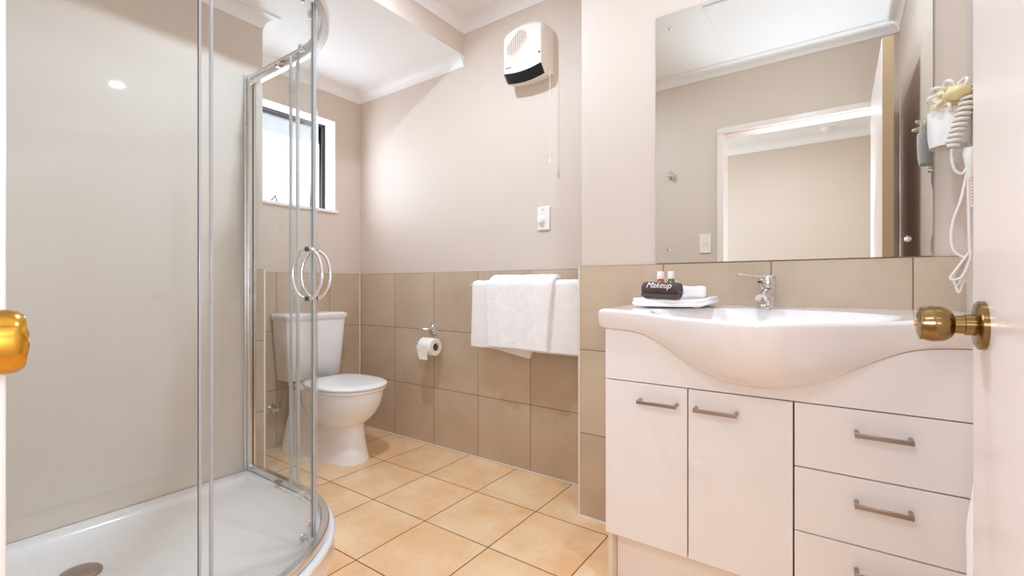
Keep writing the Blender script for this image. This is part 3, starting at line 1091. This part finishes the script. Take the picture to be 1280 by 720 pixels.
grl = MB().loft([stadium(ga, gb, gr_, hyf + 0.001), stadium(ga, gb, gr_, hyf - 0.0012)]).build('inlet_grille', 'grille', fh, smooth=False)
MB().tube(stadium(ga, gb, gr_ + 0.003, hyf - 0.001), 0.0036, 8, loop=True).build('grille_rim', 'heater', fh)
sl = MB()
for k in range(13):
    x = hx0 + 0.01 + 0.0115 * k
    # clip each slat to the stadium
    zs = []
    for j in range(120):
        z = 2.06 + 0.2 * j / 119
        A2, B2, p = Vector((ga.x, ga.z)), Vector((gb.x, gb.z)), Vector((x, z))
        t_ = max(0, min(1, (p - A2).dot(B2 - A2) / (B2 - A2).length_squared))
        if (p - (A2 + (B2 - A2) * t_)).length < gr_:
            zs.append(z)
    if len(zs) > 4:
        sl.box(x - 0.0024, x + 0.0024, hyf - 0.0022, hyf - 0.0010, zs[0], zs[-1])
sl.build('grille_slats', 'heater', fh, smooth=False)
pl = atY(674, 64.5, hyf)
MB().lathe((pl.x, hyf + 0.001, pl.z), (0, -1, 0), [(0, 0.0055), (0.003, 0.0055), (0.004, 0.003)], 16).build('indicator_lamp', 'redled', fh)
tx = MB()
for i in range(6):
    q = atY(632.5 + i * 1.25, 86.2 - i * 0.36, hyf)
    tx.box(q.x - 0.0028, q.x + 0.0028, hyf - 0.0006, hyf + 0.001, q.z - 0.0032 + (i % 2) * 0.0012, q.z + 0.0032)
tx.build('brand_marks', 'ink', fh, smooth=False)
cp = atY(686, 92, 1.955)
MB().tube([(cp.x, 1.965, 2.05), (cp.x, 1.965, 1.9), (cp.x + 0.001, 1.966, 1.75), (cp.x, 1.966, 1.60)], 0.0012, 6).build('pull_cord', 'plastic', fh)
MB().lathe((cp.x, 1.966, 1.602), (0, 0, -1), [(0, 0.003), (0.006, 0.0045), (0.022, 0.006), (0.026, 0.004)], 16).build('pull_toggle', 'plastic', fh)

# timer switch plate
tp = thing('timer_switch', 'white wall timer plate with round dial below the fan heater', 'switch', (-1.229, YB + TT, 1.318))
ysw = YB + TT - 0.0005
MB().box(-1.265, -1.193, ysw - 0.010, ysw, 1.258, 1.379).build('plate', 'plastic', tp, bevel=0.003)
MB().lathe((-1.240, ysw - 0.010, 1.310), (0, -1, 0), [(0, 0.021), (0.004, 0.020), (0.014, 0.018), (0.016, 0.015), (0.016, 0.001)], 32).build('dial', 'plastic', tp)
for z in (1.362, 1.276):
    MB().lathe((-1.233, ysw - 0.010, z), (0, -1, 0), [(0, 0.0035), (0.001, 0.003)], 12).build('screw', 'dark', tp)
MB().box(-1.240, -1.228, ysw - 0.0125, ysw - 0.010, 1.341, 1.348).build('push_button', 'plastic', tp, bevel=0.001)

# ================================================================== VANITY
VX0, VX1, VYF, VZB = -0.612, 0.285, 1.388, 0.178
XC = -0.175
VB = [(0, 0.702), (0.08, 0.709), (0.16, 0.738), (0.227, 0.780), (0.258, 0.797), (0.295, 0.817), (0.33, 0.828), (0.38, 0.833), (0.5, 0.836)]
VR = [(0, 0.884), (0.1, 0.885), (0.25, 0.886), (0.29, 0.891), (0.35, 0.896), (0.46, 0.8985)]


def zbel(x):
    return smooth_tab(VB, abs(x - XC), 0.03)


def zrim(x):
    return smooth_tab(VR, abs(x - XC), 0.05)


def bulge(x):
    t_ = min(1, abs(x - XC) / 0.34)
    return 0.152 * (0.5 + 0.5 * math.cos(PI * t_))


van = thing('vanity_cabinet', 'white melamine vanity cabinet with two doors and three drawers under the basin', 'cabinet', (XC, 1.57, 0))
ca = MB()
ca.box(VX0, VX0 + 0.016, VYF + 0.020, YV - 0.001, 0, 0.825)
ca.box(VX1 - 0.016, VX1, VYF + 0.020, YV - 0.001, 0, 0.825)
ca.box(VX0 + 0.016, VX1 - 0.016, VYF + 0.020, YV - 0.001, VZB, VZB + 0.016)
ca.box(-0.102, -0.086, VYF + 0.022, YV - 0.02, VZB + 0.016, 0.672)
ca.box(VX0 + 0.016, VX1 - 0.016, YV - 0.012, YV - 0.001, VZB + 0.016, 0.69)
ca.build('carcass', 'carcass', van, smooth=False)
MB().box(VX0 + 0.017, VX1 - 0.017, VYF + 0.0195, VYF + 0.0215, VZB + 0.001, 0.69).build('front_gap_shade', 'gap', van, smooth=False)  # added sheet, coloured as the shade between doors and drawers
# fascia with the top cut to the basin
top = [(VX0 + (VX1 - VX0) * k / 60) for k in range(61)]
poly = [(x, zbel(x) - 0.0015) for x in top]
fa = MB()
fr1 = [(x, VYF, z) for x, z in poly] + [(VX1, VYF, 0.6745), (VX0, VYF, 0.6745)]
fa.loft([fr1, [(x, y + 0.018, z) for x, y, z in fr1]])
fa.build('fascia', 'vanity', van, smooth=False)
MB().box(VX0 + 0.018, VX1 - 0.018, VYF + 0.055, VYF + 0.070, 0.0, VZB - 0.001).build('kickboard', 'vanity', van, smooth=False)


def bar_handle(x0, x1, z, parent):
    m_ = MB()
    m_.box(x0, x1, VYF - 0.030, VYF - 0.024, z - 0.0052, z + 0.0052)
    hb = m_.build('handle', 'nickel', parent, bevel=0.001)
    for x in (x0 + 0.004, x1 - 0.004):
        MB().lathe((x, VYF + 0.0005, z + 0.002), (0, -1, 0), [(0, 0.0052), (0.026, 0.0045)], 14).build('handle_post', 'nickel', hb)


for x0, x1, hx in ((VX0, -0.358, (-0.500, -0.382)), (-0.354, -0.0945, (-0.336, -0.222))):
    dd = MB().box(x0, x1, VYF, VYF + 0.018, VZB, 0.671).build('door', 'vanity', van, bevel=0.001)
    bar_handle(hx[0], hx[1], 0.6185, dd)
for z0, z1, zh in ((0.5095, 0.671, 0.6165), (0.3445, 0.506, 0.4485), (VZB, 0.341, 0.284)):
    dd = MB().box(-0.0905, VX1, VYF, VYF + 0.018, z0, z1).build('drawer', 'vanity', van, bevel=0.001)
    bar_handle(0.033, 0.141, zh, dd)

# basin
bas = thing('washbasin', 'wide white ceramic basin with bowed front on the vanity cabinet', 'basin', (XC, 1.57, 0.83))
BX0, BX1 = -0.634, 0.284
YBK = YV - 0.0015
cols = [0, 0.003, 0.010, 0.020] + [0.02 + (BX1 - BX0 - 0.04) * k / 84 for k in range(1, 84)] + [BX1 - BX0 - 0.020, BX1 - BX0 - 0.010, BX1 - BX0 - 0.003, BX1 - BX0]
rings = []
BCY, BAX, BAY, BDEP = 1.455, 0.30, 0.165, 0.125
for cxx in cols:
    x = BX0 + cxx
    ed = min(cxx, BX1 - BX0 - cxx)
    sk = 0.012 * (1 - math.sqrt(max(0.0, 1 - (1 - min(ed / 0.02, 1)) ** 2)))      # rounding at the ends
    zr_, zb_, yr_ = zrim(x), zbel(x), VYF - 0.020 - bulge(x)
    zd = 0.9035
    ring = []
    ring.append((x, YBK, zb_ + 0.02))
    ring.append((x, YBK, zd - 0.004 - sk))
    ring.append((x, YBK - 0.003, zd - sk))
    NY = 26
    y_start, y_end = YBK - 0.006, yr_ + 0.014 + sk
    for k in range(NY + 1):
        t_ = k / NY
        y = y_start + (y_end - y_start) * t_
        z = zd + (zr_ - zd) * min(1, max(0, (t_ - 0.15) / 0.85)) - sk
        # bowl
        cyb = BCY - bulge(x) * 0.42
        ay = BAY + bulge(x) * 0.18
        rho = math.sqrt(((x - XC) / BAX) ** 2 + ((y - cyb) / ay) ** 2)
        if rho < 1:
            q = (1 - rho ** 2.6)
            z -= BDEP * q
        ring.append((x, y, z))
    # rounded rim
    for k in range(1, 6):
        a = PI / 2 * k / 6
        ring.append((x, yr_ + sk + 0.014 * (1 - math.sin(a)), zr_ - sk - 0.010 * (1 - math.cos(a))))
    z1_ = zr_ - sk - 0.010
    for k in range(0, 15):
        a = PI / 2 * k / 14
        y = (VYF - 0.001) - (VYF - 0.001 - yr_ - sk) * math.cos(a) ** 0.9
        z = z1_ - (z1_ - zb_ - sk) * math.sin(a) ** 1.15
        ring.append((x, y, z))
    ring.append((x, VYF + 0.012, zb_ + sk))
    ring.append((x, VYF + 0.03, zb_ + 0.012 + sk))
    rings.append(ring)
MB().loft(rings).build('bowl', 'ceramic', bas, angle=65)
MB().lathe((XC - 0.006, 1.578, 0.868), Vector((0, -0.8, 0.45)), [(-0.004, 0.011), (0.001, 0.011), (0.002, 0.008)], 20).build('overflow_ring', 'chrome', bas)
MB().lathe((XC - 0.006, 1.5775, 0.8685), Vector((0, -0.8, 0.45)), [(0.0, 0.0075), (0.0022, 0.0075)], 16).build('overflow_hole', 'darkhole', bas)
MB().lathe((XC, 1.40, 0.762), (0, 0, 1), [(0, 0.03), (0.010, 0.03), (0.013, 0.022), (0.013, 0.001)], 28).build('waste', 'chrome', bas)

# mixer tap
TX, TYY, TZB = -0.181, 1.665, 0.901
tap = thing('mixer_tap', 'chrome single lever mixer tap at the back of the basin', 'tap', (TX, TYY, TZB))
MB().lathe((TX, TYY, TZB), (0, 0, 1), [(0, 0.0285), (0.004, 0.0285), (0.007, 0.025), (0.010, 0.0235), (0.06, 0.024), (0.072, 0.0245), (0.075, 0.022)], 36).build('body', 'chrome', tap)
sp = MB()
sp_dir = Vector((-0.05, -1, -0.18)).normalized()
sp_rings = []
for k in range(9):
    t_ = k / 8
    c_ = Vector((TX, TYY - 0.01, TZB + 0.052)) + sp_dir * 0.108 * t_
    rw, rh = 0.021 - 0.005 * t_, 0.020 - 0.007 * t_
    sp_rings.append([c_ + Vector((rw * math.cos(2 * PI * j / 20), 0, rh * math.sin(2 * PI * j / 20))) for j in range(20)])
sp.loft(sp_rings)
sp.build('spout', 'chrome', tap)
MB().lathe((TX - 0.006, TYY - 0.108, TZB + 0.026), (0, -0.5, -1), [(-0.006, 0.0125), (0.006, 0.0125), (0.008, 0.0105), (0.0075, 0.001)], 24).build('aerator', 'nickel', tap)
lv = MB()
lv.lathe((TX, TYY, TZB + 0.076), (0, 0, 1), [(0, 0.0245), (0.012, 0.025), (0.022, 0.0235), (0.028, 0.018), (0.029, 0.001)], 32)
lvd = Vector((-0.80, -0.60, 0)).normalized()
lr = []
for k in range(13):
    t_ = k / 12
    c_ = Vector((TX, TYY, TZB + 0.098)) + lvd * (0.100 * t_ - 0.002) + Vector((0, 0, 0.010 * t_ ** 1.6))
    hwid = 0.018 - 0.007 * t_ if k < 12 else 0.006
    hh = 0.0055 - 0.0025 * t_
    s_ = Vector((-lvd.y, lvd.x, 0))
    lr.append([c_ + s_ * hwid * math.cos(2 * PI * j / 16) + Vector((0, 0, hh * math.sin(2 * PI * j / 16))) for j in range(16)])
lv.loft(lr)
lv.build('lever', 'chrome', tap, angle=50)
MB().lathe((TX - 0.022, TYY - 0.0165, TZB + 0.083), lvd, [(0, 0.004), (0.0035, 0.004)], 12).build('colour_dot', 'redled', tap)

# ------------------------------------------------------------------ things on the basin
DK = 0.9045


def slab_cloth(name, m, cx, cy, z0, lx, ly, th, rot, liftf, layers=2):
    """folded cloth lying flat: soft rounded layers with round corners"""
    mb = MB()
    lt = th / layers
    for l_ in range(layers):
        zc_ = z0 + lt * (l_ + 0.5)
        K, Nn = 9, 72
        rad = lt * 0.56
        prof = [(-rad * math.cos(PI * k / (K - 1) - PI / 2), -rad * math.cos(PI * k / (K - 1))) for k in range(K)]
        shr = (0.0, 0.003, 0.006)[l_]

        def ring(ins, dz):
            pts = []
            for k in range(Nn):
                t_ = 2 * PI * k / Nn
                c_, s_ = math.cos(t_), math.sin(t_)
                hx_, hy_ = lx / 2 - shr - ins, ly / 2 - shr - ins
                pu = hx_ * math.copysign(abs(c_) ** 0.36, c_)
                pv = hy_ * math.copysign(abs(s_) ** 0.36, s_)
                wob = 1 + 0.018 * noise.noise((c_ * 2.3 + l_ * 5, s_ * 2.3, 1.7))
                pu, pv = pu * wob, pv * wob
                u, v = pu / lx + 0.5, pv / ly + 0.5
                z = zc_ + dz + liftf(u, v) + 0.0016 * noise.noise((pu * 40, pv * 40, l_ * 3.0))
                pts.append((cx + pu * math.cos(rot) - pv * math.sin(rot), cy + pu * math.sin(rot) + pv * math.cos(rot), z))
            return pts
        R_ = [ring(0.09, -rad), ring(0.05, -rad)]
        for pi_, pz in prof:
            R_.append(ring(rad + pi_, pz))
        for q in (0.02, 0.035, 0.05, 0.065, 0.08, 0.09):
            R_.append(ring(rad + q, rad + 0.001 * math.sin(q * 60)))
        mb.loft(R_)
    return mb.build(name, m, None, angle=80)


ft = slab_cloth('face_towel', 'towel2', -0.452, 1.606, DK, 0.262, 0.205, 0.022, R(3),
                lambda u, v: 0.014 * max(0, (u - 0.84) / 0.16) ** 1.3 + 0.005 * max(0, (0.12 - u) / 0.12))
tag(ft, 'flat folded white face towel lying on the left of the basin', 'towel')
TTOP = DK + 0.0235


def spiral_roll(name, m, c, axis, length, r, turns, th, up_phase):
    a = Vector(axis).normalized()
    u = Vector((0, 0, 1)) - a * a.z
    u.normalize()
    v = a.cross(u)
    n_ = int(turns * 26)
    outer, inner = [], []
    for k in range(n_ + 1):
        t_ = k / n_
        ph = up_phase + 2 * PI * turns * t_
        rad = r - (r - 0.006) * t_
        outer.append((ph, rad))
        inner.append((ph, max(rad - th, 0.001)))
    sec = outer + inner[::-1]
    rings_ = []
    K = 15
    for i in range(K):
        s_ = i / (K - 1)
        e_ = 1 - 0.10 * max(0, (abs(s_ - 0.5) - 0.42) / 0.08) ** 2
        bow = 0.001 * math.sin(s_ * 9)
        rings_.append([Vector(c) + a * (s_ - 0.5) * length + (u * math.cos(ph) + v * math.sin(ph)) * (rad * e_ + bow) for ph, rad in sec])
    mb = MB()
    n0 = len(sec)
    mb.loft(rings_, cap=False)
    # end faces as strips of quads
    h = n_ + 1
    for i in (0, K - 1):
        vs = rings_[i]
        mb.add(vs, [(k, k + 1, n0 - 2 - k, n0 - 1 - k) for k in range(n_)])
    return mb.build(name, m, None, angle=60)


RC = Vector((-0.474, 1.524, TTOP + 0.0310))
RAX = Vector((0.995, -0.12, -0.035)).normalized()
RL, RRAD = 0.124, 0.0320
mk = spiral_roll('makeup_towel', 'brown', RC, RAX, RL, RRAD, 2.4, 0.0085, 2.2)
tag(mk, 'rolled dark brown towel embroidered with the word Makeup', 'towel')
cu = bpy.data.curves.new('embroidery', 'FONT')
cu.body = 'Makeup'
cu.size = 0.027
cu.shear = 0.28
cu.extrude = 0.0006
cu.offset = -0.0002
cu.align_x = 'CENTER'
cu.align_y = 'CENTER'
tmp = bpy.data.objects.new('embroidery_curve', cu)
COL.objects.link(tmp)
bpy.context.view_layer.update()
me = bpy.data.meshes.new_from_object(tmp.evaluated_get(bpy.context.evaluated_depsgraph_get()))
bpy.data.objects.remove(tmp)
bpy.data.curves.remove(cu)
bm = bmesh.new()
bm.from_mesh(me)
bmesh.ops.subdivide_edges(bm, edges=[e for e in bm.edges if e.calc_length() > 0.004], cuts=2, use_grid_fill=True)
u_ = (Vector((0, 0, 1)) - RAX * RAX.z).normalized()
v_ = RAX.cross(u_)           # points to the front
for v in bm.verts:
    x, y, z = v.co
    rr_ = RRAD + 0.0006 + z
    ph = R(64) - y * 1.08 / RRAD
    v.co = RC + RAX * (x + 0.002) + (u_ * math.cos(ph) + v_ * math.sin(ph)) * rr_
bm.to_mesh(me)
bm.free()
me.name = 'embroidery'
me.materials.clear()
me.materials.append(MT['thread'])
eo = bpy.data.objects.new('embroidery', me)
COL.objects.link(eo)
eo.parent = mk
tag(eo, 'white stitched lettering')

wc = spiral_roll('wash_cloth', 'towel2', (-0.402, 1.612, TTOP + 0.026), (0.9, 0.42, 0), 0.085, 0.026, 1.8, 0.011, 1.0)
tag(wc, 'rolled white wash cloth behind the brown towel', 'towel')


def bottle(x, y, m, label):
    b = thing('toiletry_bottle', label, 'bottle', (x, y, TTOP), 'toiletry bottles behind the brown towel')
    MB().lathe((x, y, TTOP - 0.002), (0, 0, 1), [(0, 0.0110), (0.002, 0.0128), (0.045, 0.0128), (0.062, 0.0128), (0.067, 0.0105), (0.070, 0.0095)], 28).build('bottle_body', m, b)
    MB().lathe((x, y, TTOP + 0.0685), (0, 0, 1), [(0, 0.0120), (0.024, 0.0115), (0.0265, 0.0100), (0.0268, 0.001)], 28).build('cap', 'plastic', b)
    tw = MB()
    cd = Vector((0 - x, 0 - y, 0)).normalized()
    a0 = math.atan2(cd.y, cd.x)
    rg = []
    for k in range(7):
        a = a0 - 0.22 + 0.14 * k / 6
        rg.append([(x + 0.0131 * math.cos(a), y + 0.0131 * math.sin(a), TTOP + z) for z in (0.012, 0.061)])
    tw.loft(rg, cap=False, closed=False)
    tw.build('label_strip', 'plastic', b, smooth=False)
    return b


bottle(-0.511, 1.632, 'orange', 'small orange shampoo bottle with white cap, left of the pair')
bottle(-0.474, 1.632, 'green', 'small olive green bottle with white cap, right of the pair')
so = MB().lathe((-0.478, 1.668, TTOP + 0.035), (0.1, -1, 0.1), [(-0.008, 0.026), (-0.006, 0.0285), (0.006, 0.0285), (0.008, 0.026)], 32).build('wrapped_soap', 'plastic', None)
tag(so, 'round white wrapped soap standing behind the olive bottle', 'soap')

# ================================================================== MIRROR
MX0, MX1, MZ0, MZ1 = -0.568, 0.221, 1.0575, 1.996
mir = thing('wall_mirror', 'large frameless rectangular mirror screwed to wall above the basin', 'mirror', ((MX0 + MX1) / 2, YV, MZ0))
mg = MB().box(MX0, MX1, YV - 0.0005, YV + TT - 0.001, MZ0, MZ1)
mo = mg.build('mirror_glass', 'mirror', mir, smooth=False)
for x in (-0.517, 0.167):
    for z in (1.1085, 1.943):
        MB().lathe((x, YV - 0.0006, z), (0, -1, 0), [(0, 0.0085), (0.002, 0.0085), (0.005, 0.006), (0.006, 0.001)], 20).build('mirror_screw', 'chrome', mir)

# ================================================================== HAIR DRYER
HY, HXC = 1.660, 0.243
hh = thing('dryer_holder', 'white plastic wall cup of the hair dryer beside the mirror', 'holder', (HXC, HY, 1.34))
n = 36
HZ0, HZ1 = 1.338, 1.432


def uring(r, z, cut=0.0):
    pts = []
    for k in range(n):
        a = 2 * PI * k / n
        x = HXC + r * math.cos(a) * (0.96 if math.cos(a) < 0 else 0.9)
        pts.append((x, HY + r * 0.98 * math.sin(a), z + cut * math.sin(a)))
    return pts


MB().loft([uring(0.043, HZ0), uring(0.047, HZ0 + 0.03), uring(0.0485, HZ1 - 0.006), uring(0.047, HZ1), uring(0.0445, HZ1), uring(0.0405, HZ0)], cap=False, loop=True).build('cup', 'plastic', hh, angle=50)
MB().box(XR - 0.010, XR - 0.0005, HY - 0.036, HY + 0.036, HZ0 - 0.01, HZ1 + 0.05).build('back_plate', 'plastic', hh, bevel=0.004)
hd = thing('hair_dryer', 'cream hair dryer wrapped in coiled white cord hanging in its wall cup', 'hair dryer', (HXC, HY, 1.40))
bd = MB()
bd.lathe((HXC, HY, 1.352), (0, 0, 1), [(0, 0.028), (0.01, 0.034), (0.06, 0.038), (0.09, 0.040), (0.115, 0.038), (0.132, 0.029), (0.142, 0.015), (0.144, 0.001)], 32)
bd.build('barrel', 'cream_plastic', hd)
nz = MB()
nz.ell((HXC + 0.006, HY - 0.052, 1.462), 0.026, 0.034, 0.019)
nz.build('handle', 'cream_plastic', hd)
cc = MB()
pts = []
turns = 9
c0 = Vector((HXC + 0.002, HY - 0.040, 1.460))
for k in range(turns * 14 + 1):
    t_ = k / (turns * 14)
    a = 2 * PI * t_ * 0.98 + 0.5
    ph = 2 * PI * turns * t_
    rad = 0.036 + 0.011 * math.cos(ph)
    pts.append(c0 + Vector((rad * 1.12 * math.cos(a), 0.0105 * math.sin(ph) - 0.004, rad * 0.86 * math.sin(a))))
cc.tube(pts, 0.0043, 8)
pts = []
A, B = Vector((HXC + 0.028, HY - 0.062, 1.452)), Vector((HXC + 0.000, HY - 0.058, 1.325))
ax = (B - A).normalized()
u1 = ax.orthogonal().normalized()
v1 = ax.cross(u1)
for k in range(10 * 14 + 1):
    t_ = k / 140
    ph = 2 * PI * 10 * t_
    sag = Vector((-0.010 * math.sin(PI * t_) * 0 - 0.006 * t_, 0, 0))
    pts.append(A + (B - A) * t_ + sag + (u1 * math.cos(ph) + v1 * math.sin(ph)) * 0.0125)
cc.tube(pts, 0.0042, 8)
cc.build('coiled_cord', 'cable', hd)
co = MB()


def cr_spline(P, n_=10):
    P = [Vector(p) for p in P]
    out = []
    for i in range(len(P) - 1):
        p0, p1, p2, p3 = P[max(i - 1, 0)], P[i], P[i + 1], P[min(i + 2, len(P) - 1)]
        for k in range(n_):
            t_ = k / n_
            out.append(0.5 * ((2 * p1) + (p2 - p0) * t_ + (2 * p0 - 5 * p1 + 4 * p2 - p3) * t_ * t_ + (3 * p1 - p0 - 3 * p2 + p3) * t_ ** 3))
    out.append(P[-1])
    return out


YC1 = HY - 0.055


def pp(*q, Y=YC1):
    return [atY(x, y, Y) for x, y in q]


co.tube(cr_spline(pp((1190, 186), (1190, 200), (1194, 213), (1203, 217), (1209, 208), (1211, 198))), 0.0033, 8)
co.tube(cr_spline(pp((1212, 200), (1207, 225), (1201, 250), (1192, 275), (1189, 298), (1193, 314), (1204, 321), (1214, 324))), 0.0033, 8)
co.tube(cr_spline(pp((1210, 220), (1211, 260), (1212, 300), (1213, 318))), 0.0036, 8)
for k, (bx, by) in enumerate(((1188, 349), (1193, 355), (1196, 363), (1202, 352))):
    co.tube(cr_spline([atY(x, y, YC1 - 0.006 + 0.006 * k) for x, y in ((1211, 316), (1202, 328 + k), (1192 + k, 341 + k * 2), (bx, by - 2), (bx + 4, by + 1), (1203 + k, 345), (1211, 328), (1213, 318))]), 0.003, 8)
co.build('cord', 'cable', hd)
pg = pp((1212, 200))[0]
MB().lathe(pg + Vector((0.002, 0, 0.030)), (0, 0, -1), [(0, 0.014), (0.012, 0.016), (0.03, 0.013), (0.07, 0.006), (0.075, 0.003)], 20).build('plug', 'plastic', hd)
tg = pp((1215, 236))[0]
tgm = MB().box(tg.x - 0.008, tg.x + 0.012, tg.y - 0.001, tg.y, tg.z - 0.045, tg.z + 0.045).build('warning_tag', 'plastic', hd, smooth=False)
rm = MB()
for i in range(9):
    rm.box(tg.x + 0.000, tg.x + 0.009, tg.y - 0.0016, tg.y - 0.001, tg.z - 0.038 + i * 0.008, tg.z - 0.035 + i * 0.008)
rm.build('red_print', 'redmark', tgm, smooth=False)

# ================================================================== SMALL THINGS SEEN IN THE MIRROR AND AT THE EDGE
ls = thing('light_switch', 'white light switch on the doorway wall, seen in the mirror', 'switch', (-0.765, YF, 1.272))
MB().box(-0.803, -0.725, YF + 0.0005, YF + 0.009, 1.206, 1.338).build('plate', 'plastic', ls, bevel=0.002)
MB().box(-0.781, -0.747, YF + 0.009, YF + 0.012, 1.256, 1.272).build('rocker', 'plastic', ls, bevel=0.001)
MB().box(-0.781, -0.747, YF + 0.009, YF + 0.012, 1.274, 1.290).build('rocker', 'plastic', ls, bevel=0.001)
rh_ = thing('robe_hook', 'round chrome robe hook on the doorway wall, seen in the mirror', 'hook', (-0.995, YF, 1.783))
MB().lathe((-0.995, YF + 0.0005, 1.783), (0, 1, 0), [(0, 0.026), (0.005, 0.026), (0.008, 0.018), (0.012, 0.009), (0.035, 0.008)], 28).build('rose', 'chrome', rh_)
MB().lathe((-0.995, YF + 0.034, 1.783), (0, 1, 0), [(0, 0.009), (0.004, 0.017), (0.012, 0.019), (0.016, 0.012), (0.017, 0.001)], 28).build('peg', 'chrome', rh_)

tw = MB()
rg = []
for k in range(22):
    t_ = k / 21
    z = 0.80 - 0.56 * t_
    rad = 0.012 + 0.034 * min(1, t_ / 0.55) ** 1.2 - 0.010 * max(0, (t_ - 0.72) / 0.28) ** 2
    rg.append([(0.243 + rad * (1 + 0.10 * math.cos(5 * 2 * PI * j / 40 + t_ * 2)) * math.cos(2 * PI * j / 40) * 0.92,
                1.215 + rad * 1.7 * (1 + 0.10 * math.cos(5 * 2 * PI * j / 40 + t_ * 2)) * math.sin(2 * PI * j / 40), z) for j in range(40)])
tw.loft(rg)
tw = tw.build('hanging_towel', 'towel', None, angle=70)
tag(tw, 'white towel hanging on the right wall, its edge peeping past the open door', 'towel')
hk = thing('towel_hook', 'small chrome hook carrying the white towel behind the open door', 'hook', (XR, 1.215, 0.80))
MB().lathe((XR - 0.0005, 1.215, 0.806), (-1, 0, 0), [(0, 0.016), (0.004, 0.016), (0.006, 0.007), (0.052, 0.006), (0.056, 0.009), (0.06, 0.007)], 20).build('peg', 'chrome', hk)

for (lx, ly, lab) in ((LAMP[0], LAMP[1], 'small round recessed downlight in the ceiling before the mirror'), (-1.42, 1.10, 'added round downlight in the ceiling, brightening the shower')):
    dl = thing('downlight', lab, 'lamp', (lx, ly, ZC), 'ceiling downlights')
    m_ = MB()
    m_.lathe((lx, ly, ZC), (0, 0, -1), [(0, 0.058), (0.004, 0.058), (0.010, 0.050), (0.010, 0.046), (0.002, 0.044)], 32, cap=False)
    m_.build('bezel', 'plastic', dl)
    MB().lathe((lx, ly, ZC - 0.0005), (0, 0, -1), [(0, 0.044), (0.003, 0.044)], 32).build('lens', 'bulb', dl)
bl = thing('added_bedroom_lamp', 'added opal lamp on the bedroom ceiling, out of view, brightening the bedroom', 'lamp', (-0.45, -0.95, ZC))  # fixture added for the bedroom fill light
MB().lathe((-0.45, -0.95, ZC), (0, 0, -1), [(0, 0.17), (0.02, 0.17), (0.03, 0.165)], 40).build('base', 'plastic', bl)
MB().lathe((-0.45, -0.95, ZC - 0.03), (0, 0, -1), [(0, 0.16), (0.02, 0.15), (0.035, 0.12), (0.042, 0.07), (0.044, 0.001)], 40).build('shade', 'bedglow', bl)
